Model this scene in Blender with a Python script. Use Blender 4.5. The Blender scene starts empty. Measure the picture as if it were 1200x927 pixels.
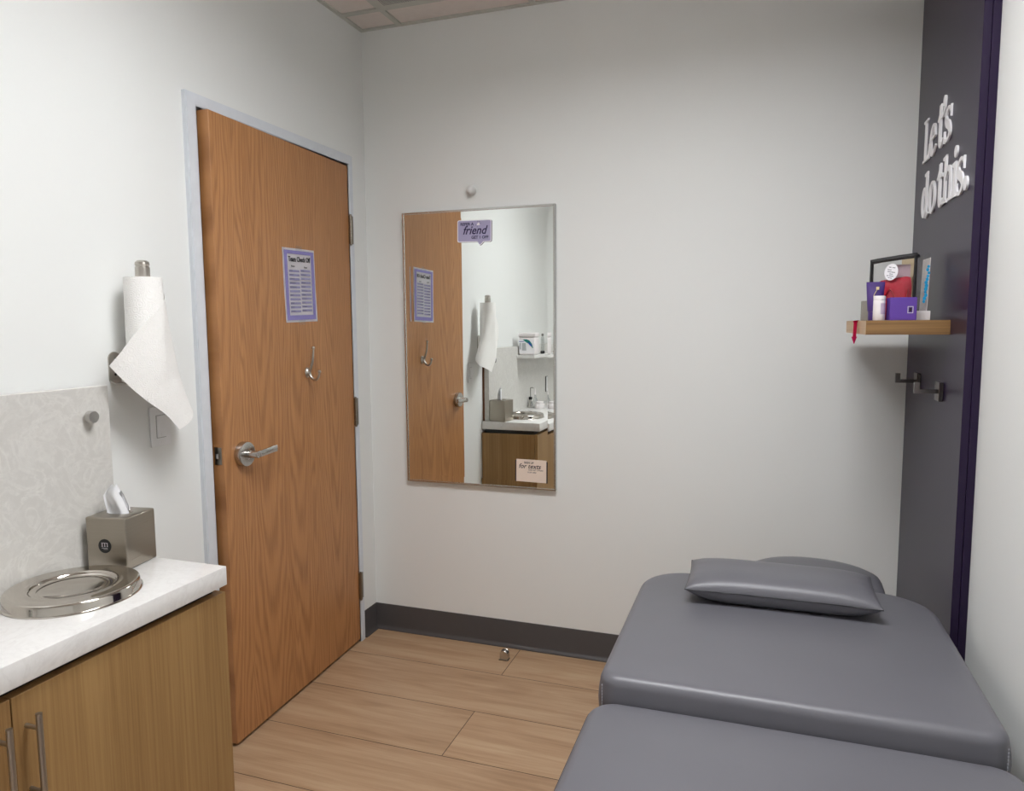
import bpy, bmesh, math, random
from math import sin, cos, pi, radians, sqrt
from mathutils import Vector, Matrix

random.seed(7)
SC = bpy.context.scene
COL = SC.collection

# ------------------------------------------------------------------ helpers
def srgb(r, g, b):
    f = lambda c: (c / 12.92) if c <= 0.04045 else ((c + 0.055) / 1.055) ** 2.4
    return (f(r / 255), f(g / 255), f(b / 255), 1.0)

class NT:
    """tiny node-tree writer"""
    def __init__(s, name):
        s.m = bpy.data.materials.new(name)
        s.m.use_nodes = True
        s.t = s.m.node_tree
        s.t.nodes.clear()
        s.out = s.n('ShaderNodeOutputMaterial')
        s.p = s.n('ShaderNodeBsdfPrincipled')
        s.l(s.p.outputs[0], s.out.inputs[0])
    def n(s, typ, **kw):
        nd = s.t.nodes.new(typ)
        for k, v in kw.items():
            if k.startswith('i_'):
                nd.inputs[k[2:].replace('_', ' ')].default_value = v
            else:
                setattr(nd, k, v)
        return nd
    def l(s, a, b):
        s.t.links.new(a, b)
    def coords(s, kind='Object', scale=(1, 1, 1), loc=(0, 0, 0), rot=(0, 0, 0)):
        tc = s.n('ShaderNodeTexCoord')
        mp = s.n('ShaderNodeMapping')
        mp.inputs['Scale'].default_value = scale
        mp.inputs['Location'].default_value = loc
        mp.inputs['Rotation'].default_value = rot
        s.l(tc.outputs[kind], mp.inputs[0])
        return mp.outputs[0]
    def noise(s, vec, scale, detail=2.0, rough=0.5, dist=0.0):
        nd = s.n('ShaderNodeTexNoise')
        nd.inputs['Scale'].default_value = scale
        nd.inputs['Detail'].default_value = detail
        nd.inputs['Roughness'].default_value = rough
        nd.inputs['Distortion'].default_value = dist
        s.l(vec, nd.inputs['Vector'])
        return nd
    def ramp(s, fac, stops):
        nd = s.n('ShaderNodeValToRGB')
        cr = nd.color_ramp
        while len(cr.elements) < len(stops):
            cr.elements.new(0.5)
        for e, (p, c) in zip(cr.elements, stops):
            e.position = p
            e.color = c if len(c) == 4 else (*c, 1)
        s.l(fac, nd.inputs[0])
        return nd.outputs[0]
    def mix(s, fac, a, b, mode='MIX'):
        nd = s.n('ShaderNodeMix', data_type='RGBA', blend_type=mode)
        for sock, v in ((nd.inputs[0], fac), (nd.inputs[6], a), (nd.inputs[7], b)):
            if isinstance(v, (int, float, tuple)):
                sock.default_value = v
            else:
                s.l(v, sock)
        return nd.outputs[2]
    def math(s, op, a, b=None):
        nd = s.n('ShaderNodeMath', operation=op)
        for i, v in enumerate((a, b)):
            if v is None:
                continue
            if isinstance(v, (int, float)):
                nd.inputs[i].default_value = v
            else:
                s.l(v, nd.inputs[i])
        return nd.outputs[0]
    def bump(s, height, strength=0.2, dist=0.002):
        nd = s.n('ShaderNodeBump')
        nd.inputs['Strength'].default_value = strength
        nd.inputs['Distance'].default_value = dist
        s.l(height, nd.inputs['Height'])
        s.l(nd.outputs[0], s.p.inputs['Normal'])
    def set(s, **kw):
        for k, v in kw.items():
            key = {'color': 'Base Color', 'rough': 'Roughness', 'metal': 'Metallic', 'spec': 'Specular IOR Level', 'coat': 'Coat Weight',
                   'coat_rough': 'Coat Roughness', 'alpha': 'Alpha', 'ior': 'IOR', 'aniso': 'Anisotropic', 'sheen': 'Sheen Weight',
                   'trans': 'Transmission Weight', 'sss': 'Subsurface Weight'}[k]
            s.p.inputs[key].default_value = v
        return s

def plain(name, col, rough=0.5, metal=0.0, **kw):
    """a uniform procedural material with a breath of tonal variation"""
    t = NT(name)
    t.set(rough=rough, metal=metal, **kw)
    nz = t.noise(t.coords(), 30, 2)
    c2 = tuple(min(1, c * 1.05) for c in col[:3]) + (1,)
    c1 = tuple(c * 0.95 for c in col[:3]) + (1,)
    t.l(t.mix(nz.outputs[0], c1, c2), t.p.inputs['Base Color'])
    return t.m

def link(ob, parent=None):
    COL.objects.link(ob)
    if parent is not None:
        ob.parent = parent
    return ob

def obj(name, bm, mat, parent=None, smooth=None, loc=None, rot=None):
    """bmesh -> ONE mesh object; smooth = auto-smooth angle in degrees or None for flat"""
    bmesh.ops.recalc_face_normals(bm, faces=bm.faces[:])
    me = bpy.data.meshes.new(name)
    if smooth is not None:
        lim = radians(smooth)
        for f in bm.faces:
            f.smooth = True
        for e in bm.edges:
            if len(e.link_faces) == 2 and e.calc_face_angle(0) > lim:
                e.smooth = False
    bm.to_mesh(me)
    bm.free()
    for m in (mat if isinstance(mat, (list, tuple)) else [mat]):
        me.materials.append(m)
    ob = link(bpy.data.objects.new(name, me), parent)
    if loc: ob.location = loc
    if rot: ob.rotation_euler = rot
    return ob

def thing(name, label, cat, loc=(0, 0, 0), rot=(0, 0, 0), group=None):
    o = bpy.data.objects.new(name, None)
    o.empty_display_size = 0.05
    link(o)
    o.location = loc
    o.rotation_euler = rot
    return tag(o, label, cat, group)

def tag(o, label, cat, group=None):
    o['label'] = label
    o['category'] = cat
    if group: o['group'] = group
    return o

def struct(o, label=None, cat=None):
    o['kind'] = 'structure'
    if label: o['label'] = label
    if cat: o['category'] = cat
    return o

def box(bm, x0, x1, y0, y1, z0, z1, mi=0, bevel=0.0, seg=2):
    vs = [bm.verts.new((x, y, z)) for z in (z0, z1) for y in (y0, y1) for x in (x0, x1)]
    fs = []
    for idx in ((0, 2, 3, 1), (4, 5, 7, 6), (0, 1, 5, 4), (2, 6, 7, 3), (0, 4, 6, 2), (1, 3, 7, 5)):
        f = bm.faces.new([vs[i] for i in idx])
        f.material_index = mi
        fs.append(f)
    if bevel > 0:
        es = list({e for f in fs for e in f.edges})
        bmesh.ops.bevel(bm, geom=es, offset=bevel, segments=seg, affect='EDGES', profile=0.5)
    return bm

def B(*a, **k):
    return box(bmesh.new(), *a, **k)

def tube(bm, pts, r, n=12, closed=False, cap=True, mi=0):
    """swept tube; r is a number or one radius per point"""
    P = [Vector(p) for p in pts]
    R = r if isinstance(r, (list, tuple)) else [r] * len(P)
    rings = []
    prev = None
    N = len(P)
    for i in range(N):
        if closed:
            d = (P[(i + 1) % N] - P[i - 1]).normalized()
        elif i == 0: d = (P[1] - P[0]).normalized()
        elif i == N - 1: d = (P[-1] - P[-2]).normalized()
        else: d = (P[i + 1] - P[i - 1]).normalized()
        if prev is None:
            a = Vector((0, 0, 1)) if abs(d.z) < 0.9 else Vector((1, 0, 0))
            u = d.cross(a).normalized()
        else:
            u = (prev - d * prev.dot(d)).normalized()
        prev = u
        v = d.cross(u)
        rings.append([bm.verts.new(P[i] + R[i] * (cos(2 * pi * k / n) * u + sin(2 * pi * k / n) * v)) for k in range(n)])
    M = N if closed else N - 1
    for i in range(M):
        a, b = rings[i], rings[(i + 1) % N]
        for k in range(n):
            f = bm.faces.new((a[k], a[(k + 1) % n], b[(k + 1) % n], b[k]))
            f.material_index = mi
    if cap and not closed:
        for rg in (rings[0], rings[-1]):
            f = bm.faces.new(rg)
            f.material_index = mi
    return bm

def lathe(bm, prof, c=(0, 0, 0), n=48, axis='z', mi=0):
    """prof: (radius, height) pairs, revolved about the axis"""
    rings = []
    def at(r, h, a):
        p = (r * cos(a), r * sin(a), h)
        if axis == 'x': p = (h, r * cos(a), r * sin(a))
        if axis == 'y': p = (r * cos(a), h, r * sin(a))
        return (c[0] + p[0], c[1] + p[1], c[2] + p[2])
    for r, h in prof:
        if r < 1e-6:
            rings.append([bm.verts.new(at(0, h, 0))])
        else:
            rings.append([bm.verts.new(at(r, h, 2 * pi * k / n)) for k in range(n)])
    for a, b in zip(rings, rings[1:]):
        for k in range(n):
            q = [a[k % len(a)], a[(k + 1) % len(a)], b[(k + 1) % len(b)], b[k % len(b)]]
            q = list(dict.fromkeys(q))
            if len(q) > 2:
                f = bm.faces.new(q)
                f.material_index = mi
    for rg in (rings[0], rings[-1]):
        if len(rg) > 2:
            f = bm.faces.new(rg)
            f.material_index = mi
    return bm

def rrect(x0, x1, y0, y1, rad, n=10, k=8):
    """rounded-rectangle outline; rad = radii for (x0y0, x1y0, x1y1, x0y1)"""
    cs = ((x0, y0, pi), (x1, y0, 1.5 * pi), (x1, y1, 0), (x0, y1, .5 * pi))
    sg = ((1, 1), (-1, 1), (-1, -1), (1, -1))
    out = []
    arcs = []
    for (cx, cy, a0), (sx, sy), r in zip(cs, sg, rad):
        r = max(r, 1e-4)
        ox, oy = cx + sx * r, cy + sy * r
        arcs.append([(ox + r * cos(a0 + .5 * pi * i / n), oy + r * sin(a0 + .5 * pi * i / n)) for i in range(n + 1)])
    for i in range(4):
        out += arcs[i]
        p, q = arcs[i][-1], arcs[(i + 1) % 4][0]
        for j in range(1, k):
            t = j / k
            out.append((p[0] + (q[0] - p[0]) * t, p[1] + (q[1] - p[1]) * t))
    return out

def slab(bm, x0, x1, y0, y1, z0, z1, rad, fil=0.02, crown=0.0, n=10, k=10, bulge=0.0):
    """upholstered slab: rounded plan corners, rolled top and bottom edges, crowned top"""
    def ring(d, z, o=0.0):
        return rrect(x0 + d - o, x1 - d + o, y0 + d - o, y1 - d + o, [max(r - d, .0015) for r in rad], n, k)
    w, h = (x1 - x0) / 2, (y1 - y0) / 2
    cx, cy = (x0 + x1) / 2, (y0 + y1) / 2
    def top(x, y):
        u, v = abs(x - cx) / w, abs(y - cy) / h
        return z1 + crown * (1 - u ** 2.5) * (1 - v ** 4)
    lv = []
    F = 6
    for i in range(F + 1):
        a = .5 * pi * i / F
        lv.append([(x, y, z0 + fil * (1 - sin(a))) for x, y in ring(fil * (1 - cos(pi / 2 - a)) if False else fil * (1 - sin(pi / 2 * i / F)), 0)][:])
        lv[-1] = [(x, y, z0 + fil * (1 - cos(.5 * pi * i / F))) for x, y, _ in lv[-1]]
    for t in (.25, .5, .75):
        o = bulge * sin(pi * t)
        lv.append([(x, y, z0 + fil + (z1 - z0 - 2 * fil) * t) for x, y in ring(0, 0, o)])
    for i in range(F + 1):
        a = .5 * pi * i / F
        d = fil * (1 - cos(a))
        lv.append([(x, y, top(x, y) - fil * (1 - sin(a))) for x, y in ring(d, 0)])
    m = min(w, h)
    for d in (fil * 1.6, fil * 2.6, m * .25, m * .4, m * .55, m * .7, m * .85, m * .97):
        if d > fil * 1.3:
            lv.append([(x, y, top(x, y)) for x, y in ring(d, 0)])
    rings = [[bm.verts.new(p) for p in L] for L in lv]
    N = len(rings[0])
    for a, b in zip(rings, rings[1:]):
        for i in range(N):
            bm.faces.new((a[i], a[(i + 1) % N], b[(i + 1) % N], b[i]))
    bm.faces.new(rings[0])
    bm.faces.new(rings[-1])
    return bm

def prism(bm, pts, z0, z1, M=None, mi=0):
    """closed 2-D outline extruded z0..z1 (M maps the local frame)"""
    a = [bm.verts.new((x, y, z0)) for x, y in pts]
    b = [bm.verts.new((x, y, z1)) for x, y in pts]
    n = len(pts)
    fs = [bm.faces.new(a), bm.faces.new(b)]
    for i in range(n):
        fs.append(bm.faces.new((a[i], a[(i + 1) % n], b[(i + 1) % n], b[i])))
    for f in fs: f.material_index = mi
    if M is not None:
        bmesh.ops.transform(bm, matrix=M, verts=a + b)
    return bm

def catmull(pts, sub=8):
    P = [Vector(p) for p in pts]
    out = []
    for i in range(len(P) - 1):
        p0, p1, p2, p3 = P[max(i - 1, 0)], P[i], P[i + 1], P[min(i + 2, len(P) - 1)]
        for j in range(sub):
            t = j / sub
            out.append(.5 * ((2 * p1) + (p2 - p0) * t + (2 * p0 - 5 * p1 + 4 * p2 - p3) * t * t + (3 * p1 - p0 - 3 * p2 + p3) * t ** 3))
    out.append(P[-1])
    return out

def text_bm(body, size, shear=0.0, ext=0.0004, align='CENTER', M=None, bm=None, sx=1.0, bold=0.0):
    """text -> mesh geometry in its own XY plane"""
    cu = bpy.data.curves.new('lettering', 'FONT')
    cu.body = body
    cu.size = size
    cu.shear = shear
    cu.extrude = ext
    cu.align_x = align
    cu.align_y = 'CENTER'
    cu.resolution_u = 3
    cu.offset = bold * size
    to = bpy.data.objects.new('lettering', cu)
    COL.objects.link(to)
    dg = bpy.context.evaluated_depsgraph_get()
    me = bpy.data.meshes.new_from_object(to.evaluated_get(dg))
    if bm is None: bm = bmesh.new()
    S = Matrix.Diagonal((sx, 1, 1, 1))
    me.transform((M or Matrix.Identity(4)) @ S)
    bm.from_mesh(me)
    bpy.data.objects.remove(to)
    bpy.data.curves.remove(cu)
    bpy.data.meshes.remove(me)
    return bm

def frameM(origin, ex, ey, ez):
    ex, ey, ez = Vector(ex), Vector(ey), Vector(ez)
    return Matrix(((ex.x, ey.x, ez.x, origin[0]), (ex.y, ey.y, ez.y, origin[1]), (ex.z, ey.z, ez.z, origin[2]), (0, 0, 0, 1)))

# ------------------------------------------------------------------ materials
def wall_mat():
    t = NT('painted_wall')
    t.set(rough=0.62, spec=0.3)
    v = t.coords()
    n1 = t.noise(v, 1.2, 2)
    t.l(t.mix(n1.outputs[0], srgb(230, 231, 229), srgb(235, 236, 234)), t.p.inputs['Base Color'])
    n2 = t.noise(v, 240, 3, .6)
    t.bump(n2.outputs[0], .12, .0006)
    return t.m
M_WALL = wall_mat()

def oak_door():
    t = NT('red_oak_veneer')
    t.set(rough=0.42, spec=0.45)
    # veneer leaves ~0.29 m wide, each with its own cathedral figure
    v = t.coords()
    sep = t.n('ShaderNodeSeparateXYZ'); t.l(v, sep.inputs[0])
    yy = t.math('ADD', sep.outputs[1], 0.06)
    pp = t.math('PINGPONG', yy, 0.235)
    leaf = t.math('FLOOR', t.math('DIVIDE', yy, 0.47))
    warp = t.noise(t.coords(scale=(1, 3.0, .32)), 2.2, 3, .5)
    w = t.math('MULTIPLY', t.math('SUBTRACT', warp.outputs[0], .5), 0.20)
    a = t.math('ADD', t.math('SUBTRACT', pp, 0.11), w)
    zz = t.math('ADD', t.math('MULTIPLY', t.math('SUBTRACT', sep.outputs[2], 1.25), 0.050), t.math('MULTIPLY', leaf, .031))
    r2 = t.math('ADD', t.math('MULTIPLY', a, a), t.math('MULTIPLY', zz, zz))
    r = t.math('SQRT', r2)
    s = t.math('SINE', t.math('MULTIPLY', r, 560))
    s = t.math('MULTIPLY_ADD', s, .5); s.node.inputs[2].default_value = .5
    ring = t.math('POWER', s, 1.6)
    pore = t.noise(t.coords(scale=(1, 260, 5)), 1.5, 3, .6)
    fine = t.math('MULTIPLY', ring, t.math('ADD', pore.outputs[0], .15))
    band = t.noise(t.coords(scale=(1, 14, .35)), 1.0, 2)
    c0 = t.mix(band.outputs[0], srgb(178, 124, 77), srgb(198, 144, 95))
    c1 = t.mix(t.math('MULTIPLY', fine, .58), c0, srgb(128, 80, 42))
    pr = t.ramp(pore.outputs[0], [(.38, (1, 1, 1, 1)), (.62, (.80, .76, .72, 1))])
    t.l(t.mix(.8, c1, pr, 'MULTIPLY'), t.p.inputs['Base Color'])
    t.bump(pore.outputs[0], .05, .0005)
    return t.m
M_OAK = oak_door()

def oak_straight(name, light, dark, axis='z', rough=.45):
    t = NT(name)
    t.set(rough=rough, spec=.4)
    sc = {'z': (130, 130, 2.2), 'x': (2.2, 130, 130), 'y': (130, 2.2, 130)}[axis]
    sb = {'z': (9, 9, .25), 'x': (.25, 9, 9), 'y': (9, .25, 9)}[axis]
    fine = t.noise(t.coords(scale=sc), 1.0, 4, .62)
    band = t.noise(t.coords(scale=sb), 1.6, 2, .5, .4)
    f = t.math('ADD', t.math('MULTIPLY', fine.outputs[0], .65), t.math('MULTIPLY', band.outputs[0], .5))
    t.l(t.ramp(f, [(.38, dark), (.56, tuple((a + b) / 2 for a, b in zip(light, dark))), (.74, light)]), t.p.inputs['Base Color'])
    t.bump(fine.outputs[0], .05, .0004)
    return t.m
M_CAB = oak_straight('cabinet_oak_laminate', srgb(166, 132, 86), srgb(136, 102, 62))
M_SHELF = oak_straight('shelf_oak', srgb(146, 111, 70), srgb(98, 68, 40), 'x')
M_SHELF_FRONT = oak_straight('shelf_oak_lengthwise', srgb(214, 184, 146), srgb(186, 152, 114), 'y')

def floor_mat():
    t = NT('oak_plank_floor')
    t.set(rough=.42, spec=.4)
    # rows run along x, 0.295 wide; butt joints every 1.5 m with alternate rows offset
    v = t.coords(loc=(0.765, 0.265 + 0.295 * 9, 0))
    br = t.n('ShaderNodeTexBrick', offset=.5, offset_frequency=2, squash=1, squash_frequency=2)
    br.inputs['Color1'].default_value = (0, 0, 0, 1)
    br.inputs['Color2'].default_value = (1, 1, 1, 1)
    br.inputs['Mortar'].default_value = (.5, .5, .5, 1)
    br.inputs['Scale'].default_value = 1
    br.inputs['Mortar Size'].default_value = .0016
    br.inputs['Mortar Smooth'].default_value = .1
    br.inputs['Bias'].default_value = 0
    br.inputs['Brick Width'].default_value = 1.5
    br.inputs['Row Height'].default_value = .295
    t.l(v, br.inputs[0])
    # shift the grain of every plank by its own random colour
    off = t.n('ShaderNodeVectorMath', operation='MULTIPLY_ADD')
    off.inputs[1].default_value = (9.1, 4.7, 3.3)
    t.l(br.outputs[0], off.inputs[0]); t.l(v, off.inputs[2])
    def mapped(sc):
        mp = t.n('ShaderNodeMapping'); mp.inputs['Scale'].default_value = sc
        t.l(off.outputs[0], mp.inputs[0]); return mp.outputs[0]
    big = t.noise(mapped((1.1, 9, 1)), 1.3, 3, .55, 1.2)
    mid = t.noise(mapped((1.6, 34, 1)), 1.4, 4, .6, .8)
    fine = t.noise(mapped((6, 210, 1)), 1.0, 3, .6)
    f = t.math('ADD', t.math('MULTIPLY', big.outputs[0], .55), t.math('ADD', t.math('MULTIPLY', mid.outputs[0], .35), t.math('MULTIPLY', fine.outputs[0], .2)))
    c = t.ramp(f, [(.34, srgb(148, 116, 88)), (.5, srgb(171, 139, 109)), (.6, srgb(181, 151, 121)), (.76, srgb(192, 165, 135))])
    vo = t.n('ShaderNodeTexVoronoi'); vo.inputs['Scale'].default_value = 1
    t.l(mapped((1.7, 5.5, 1)), vo.inputs[0])
    knot = t.ramp(vo.outputs['Distance'], [(.0, (.62, .55, .47, 1)), (.10, (1, 1, 1, 1))])
    c = t.mix(.55, c, knot, 'MULTIPLY')
    tone = t.mix(br.outputs[0], (.94, .93, .92, 1), (1.04, 1.03, 1.01, 1))
    c = t.mix(1.0, c, tone, 'MULTIPLY')
    c = t.mix(br.outputs[1], c, srgb(74, 52, 32))
    t.l(c, t.p.inputs['Base Color'])
    inv = t.math('SUBTRACT', 1.0, br.outputs[1])
    t.bump(t.math('ADD', inv, t.math('MULTIPLY', fine.outputs[0], .12)), .3, .0012)
    return t.m
M_FLOOR = floor_mat()

def quartz(name, base, vein, rough, amt):
    t = NT(name)
    t.set(rough=rough, spec=.5)
    v = t.coords()
    n1 = t.noise(v, 9, 5, .6, 2.2)
    ve = t.ramp(n1.outputs[0], [(.44, (0, 0, 0, 1)), (.5, (1, 1, 1, 1)), (.56, (0, 0, 0, 1))])
    n2 = t.noise(v, 60, 4, .65)
    n3 = t.noise(v, 14, 2)
    sp = t.ramp(n2.outputs[0], [(.45, (0, 0, 0, 1)), (.72, (1, 1, 1, 1))])
    f = t.math('MULTIPLY', t.math('ADD', t.math('MULTIPLY', ve, n3.outputs[0]), t.math('MULTIPLY', sp, .5)), amt)
    t.l(t.mix(f, base, vein), t.p.inputs['Base Color'])
    return t.m
M_QUARTZ = quartz('white_quartz', srgb(232, 230, 228), srgb(196, 190, 187), .15, .3)
M_SPLASH = quartz('grey_veined_quartz', srgb(204, 201, 196), srgb(226, 224, 219), .3, .6)

def brushed(name, col, rough=.3, scale=(300, 300, 4), aniso=.0):
    t = NT(name)
    t.set(metal=1.0, aniso=aniso)
    nz = t.noise(t.coords(scale=scale), 1, 3)
    t.l(t.mix(nz.outputs[0], tuple(c * .9 for c in col[:3]) + (1,), col), t.p.inputs['Base Color'])
    rr = t.math('MULTIPLY_ADD', nz.outputs[0], .12); rr.node.inputs[2].default_value = rough - .06
    t.l(rr, t.p.inputs['Roughness'])
    return t.m
M_NICKEL = brushed('brushed_nickel', srgb(190, 184, 176), .34, (4, 300, 300))
M_STEEL = brushed('satin_steel', srgb(196, 193, 189), .24)
M_CHROME = brushed('polished_chrome', srgb(226, 226, 226), .1)
M_LID = brushed('polished_stainless', srgb(206, 200, 192), .09, (40, 40, 40))
M_TISSUEBOX = brushed('champagne_nickel', srgb(168, 160, 148), .3, (4, 4, 260))
M_HINGE = brushed('dull_hinge_steel', srgb(150, 142, 130), .35)
M_PULL = brushed('cabinet_pull_steel', srgb(190, 188, 184), .36, (4, 4, 200))
M_PLATE = brushed('square_hook_metal', srgb(108, 102, 101), .24)
M_ALU = brushed('mirror_frame_aluminium', srgb(214, 214, 212), .25, (200, 200, 200))

def vinyl():
    t = NT('grey_vinyl_upholstery')
    t.set(rough=.39, spec=.5)
    v = t.coords()
    n1 = t.noise(v, 3, 3)
    t.l(t.mix(n1.outputs[0], srgb(96, 95, 101), srgb(104, 103, 109)), t.p.inputs['Base Color'])
    n2 = t.noise(v, 420, 2)
    n3 = t.noise(v, 7, 3)
    t.bump(t.math('ADD', t.math('MULTIPLY', n2.outputs[0], .25), n3.outputs[0]), .22, .002)
    return t.m
M_VINYL = vinyl()
M_SEAM = plain('dark_seam_thread', srgb(64, 64, 70), .6)
M_STITCH = plain('pale_stitching', srgb(150, 150, 156), .7)
M_PIPING = plain('black_piping', srgb(42, 42, 46), .45)

def purple_panel():
    t = NT('deep_purple_gloss_laminate')
    t.set(rough=.31, spec=.32, ior=1.5)
    nz = t.noise(t.coords(), 2.0, 2)
    t.l(t.mix(nz.outputs[0], srgb(31, 17, 46), srgb(36, 21, 54)), t.p.inputs['Base Color'])
    return t.m
M_PURPLE = purple_panel()
M_LETTER = plain('white_acrylic', srgb(246, 245, 247), .4)
M_FRAME = plain('blue_white_door_frame_paint', srgb(216, 220, 226), .38)
M_BASE = plain('charcoal_rubber_base', srgb(74, 70, 70), .5)
M_DARK = plain('near_black', srgb(18, 17, 18), .5)
M_BLACK = plain('black_print', srgb(24, 20, 32), .6)
M_PAPER = plain('white_paper', srgb(250, 247, 252), .7)
M_LAV = plain('lavender_print', srgb(138, 130, 188), .7)
M_LAVROW = plain('dusty_lavender_print', srgb(150, 146, 184), .7)
M_TAPE = plain('frosted_tape', srgb(196, 158, 120), .25)
M_STICKER = plain('lavender_sticker', srgb(176, 171, 206), .45)
M_INDIGO = plain('dark_indigo_print', srgb(44, 34, 82), .5)
M_CREAM = plain('cream_card', srgb(232, 214, 200), .6)
M_AUB = plain('dark_aubergine_print', srgb(34, 16, 34), .5)
M_SWITCH = plain('white_switch_plastic', srgb(232, 232, 232), .3)
M_SENSOR = plain('white_plastic_sensor', srgb(226, 226, 224), .4)
M_TILE = plain('ceiling_tile_pale', srgb(226, 216, 210), .9)
M_TBAR = plain('ceiling_grid_grey', srgb(196, 196, 188), .6)
M_PINK = plain('hot_pink_ribbon', srgb(224, 26, 98), .5)
M_TUBE = plain('violet_tube_plastic', srgb(74, 50, 120), .32)
M_BOXP = plain('purple_carton', srgb(96, 62, 158), .45)
M_WHITEP = plain('white_glossy_plastic', srgb(236, 230, 230), .3)
M_SILVERP = plain('silver_print', srgb(206, 200, 206), .3, .4)
M_GOLD = plain('pale_gold_print', srgb(226, 204, 160), .4)
M_GREYCARD = plain('grey_carton', srgb(152, 148, 138), .6)
M_BLUE = plain('turquoise_print', srgb(30, 156, 206), .5)
M_PINKCARD = plain('mauve_card', srgb(186, 158, 166), .6)
M_BEIGE = plain('beige_card', srgb(196, 176, 140), .7)
M_TEAL = plain('teal_label_print', srgb(0, 128, 120), .45)
M_NAVY = plain('blue_label_print', srgb(20, 72, 170), .45)
M_GREYPRINT = plain('grey_label_print', srgb(186, 190, 194), .5)
M_WOODEND = plain('brown_backing_board', srgb(112, 72, 48), .7)
M_GREYP = plain('grey_plastic', srgb(120, 118, 114), .4)

def red_cloth():
    t = NT('red_woven_pouch')
    t.set(rough=.7)
    v = t.coords()
    ck = t.n('ShaderNodeTexChecker'); ck.inputs['Scale'].default_value = 420
    t.l(v, ck.inputs[0])
    nz = t.noise(v, 60, 3)
    c = t.mix(nz.outputs[0], srgb(176, 18, 44), srgb(206, 36, 62))
    t.l(t.mix(t.math('MULTIPLY', ck.outputs[1], .35), c, srgb(150, 30, 48)), t.p.inputs['Base Color'])
    t.bump(ck.outputs[1], .2, .0006)
    return t.m
M_RED = red_cloth()

def clear(name, tint, gloss=.12, rough=.12):
    t = NT(name)
    tr = t.n('ShaderNodeBsdfTransparent'); tr.inputs[0].default_value = tint
    gl = t.n('ShaderNodeBsdfGlossy'); gl.inputs['Roughness'].default_value = rough
    nz = t.noise(t.coords(), 25, 2)
    t.l(t.mix(nz.outputs[0], (.75, .75, .76, 1), (.95, .95, .96, 1)), gl.inputs[0])
    mx = t.n('ShaderNodeMixShader'); mx.inputs[0].default_value = gloss
    t.l(tr.outputs[0], mx.inputs[1]); t.l(gl.outputs[0], mx.inputs[2])
    t.t.nodes.remove(t.p)
    t.l(mx.outputs[0], t.out.inputs[0])
    return t.m
M_CLEAR = clear('clear_vinyl', (.96, .965, .97, 1), .05)
M_CLEARBOT = clear('clear_bottle_plastic', (.86, .88, .88, 1), .2)

def towel_mat():
    t = NT('embossed_paper_towel')
    t.set(rough=.85, spec=.2)
    v = t.coords()
    vo = t.n('ShaderNodeTexVoronoi'); vo.inputs['Scale'].default_value = 42
    t.l(v, vo.inputs[0])
    s = t.math('SINE', t.math('MULTIPLY', vo.outputs['Distance'], 34))
    nz = t.noise(v, 160, 3)
    t.l(t.mix(nz.outputs[0], srgb(244, 242, 239), srgb(250, 248, 245)), t.p.inputs['Base Color'])
    t.bump(t.math('ADD', s, t.math('MULTIPLY', nz.outputs[0], .5)), .4, .0010)
    return t.m
M_TOWEL = towel_mat()
M_TISSUE = plain('white_tissue', srgb(240, 240, 242), .8)

def mirror_mat():
    t = NT('silvered_mirror')
    t.set(metal=1.0, rough=.004)
    nz = t.noise(t.coords(), 1, 1)
    t.l(t.mix(nz.outputs[0], (.875, .905, .885, 1), (.88, .91, .89, 1)), t.p.inputs['Base Color'])
    return t.m
M_MIRROR = mirror_mat()

def lamp_mat(st):
    t = NT('lit_troffer_diffuser')
    em = t.n('ShaderNodeEmission'); em.inputs[1].default_value = st
    nz = t.noise(t.coords(), 3, 1)
    t.l(t.mix(nz.outputs[0], (.965, .98, 1, 1), (.97, .985, 1, 1)), em.inputs[0])
    t.t.nodes.remove(t.p)
    t.l(em.outputs[0], t.out.inputs[0])
    return t.m
M_LAMP = lamp_mat(28.0)

def grille_mat():
    t = NT('perforated_grille')
    t.set(rough=.5)
    v = t.coords(scale=(110, 110, 110))
    fr = t.n('ShaderNodeVectorMath', operation='FRACTION'); t.l(v, fr.inputs[0])
    sub = t.n('ShaderNodeVectorMath', operation='SUBTRACT'); sub.inputs[1].default_value = (.5, .5, 0); t.l(fr.outputs[0], sub.inputs[0])
    sp = t.n('ShaderNodeSeparateXYZ'); t.l(sub.outputs[0], sp.inputs[0])
    d = t.math('SQRT', t.math('ADD', t.math('MULTIPLY', sp.outputs[0], sp.outputs[0]), t.math('MULTIPLY', sp.outputs[1], sp.outputs[1])))
    t.l(t.ramp(d, [(.26, srgb(60, 60, 58)), (.34, srgb(186, 186, 180))]), t.p.inputs['Base Color'])
    return t.m
M_GRILLE = grille_mat()
M_REFL = plain('matt_grey_light_housing', srgb(120, 120, 118), .6)

# ------------------------------------------------------------------ room shell
RX, RY, RZ = 2.257, -3.45, 2.742          # right wall x, near wall y, ceiling z
DY0, DY1, DZ = -1.050, -0.1665, 2.137      # door opening

struct(obj('floor', B(-.35, RX + .12, RY - .12, .12, -.06, 0), M_FLOOR))
struct(obj('wall_back', B(-.12, RX + .12, 0, .12, 0, RZ + .05), M_WALL))
struct(obj('wall_right', B(RX, RX + .12, RY - .12, 0, 0, RZ + .05), M_WALL))
struct(obj('wall_front', B(-.12, RX, RY - .12, RY, 0, RZ + .05), M_WALL))
bm = bmesh.new()
box(bm, -.12, 0, RY, DY0 - .002, 0, RZ + .05)
box(bm, -.12, 0, DY1 + .002, 0, 0, RZ + .05)
box(bm, -.12, 0, DY0 - .002, DY1 + .002, DZ + .002, RZ + .05)
struct(obj('wall_left', bm, M_WALL))
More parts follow.
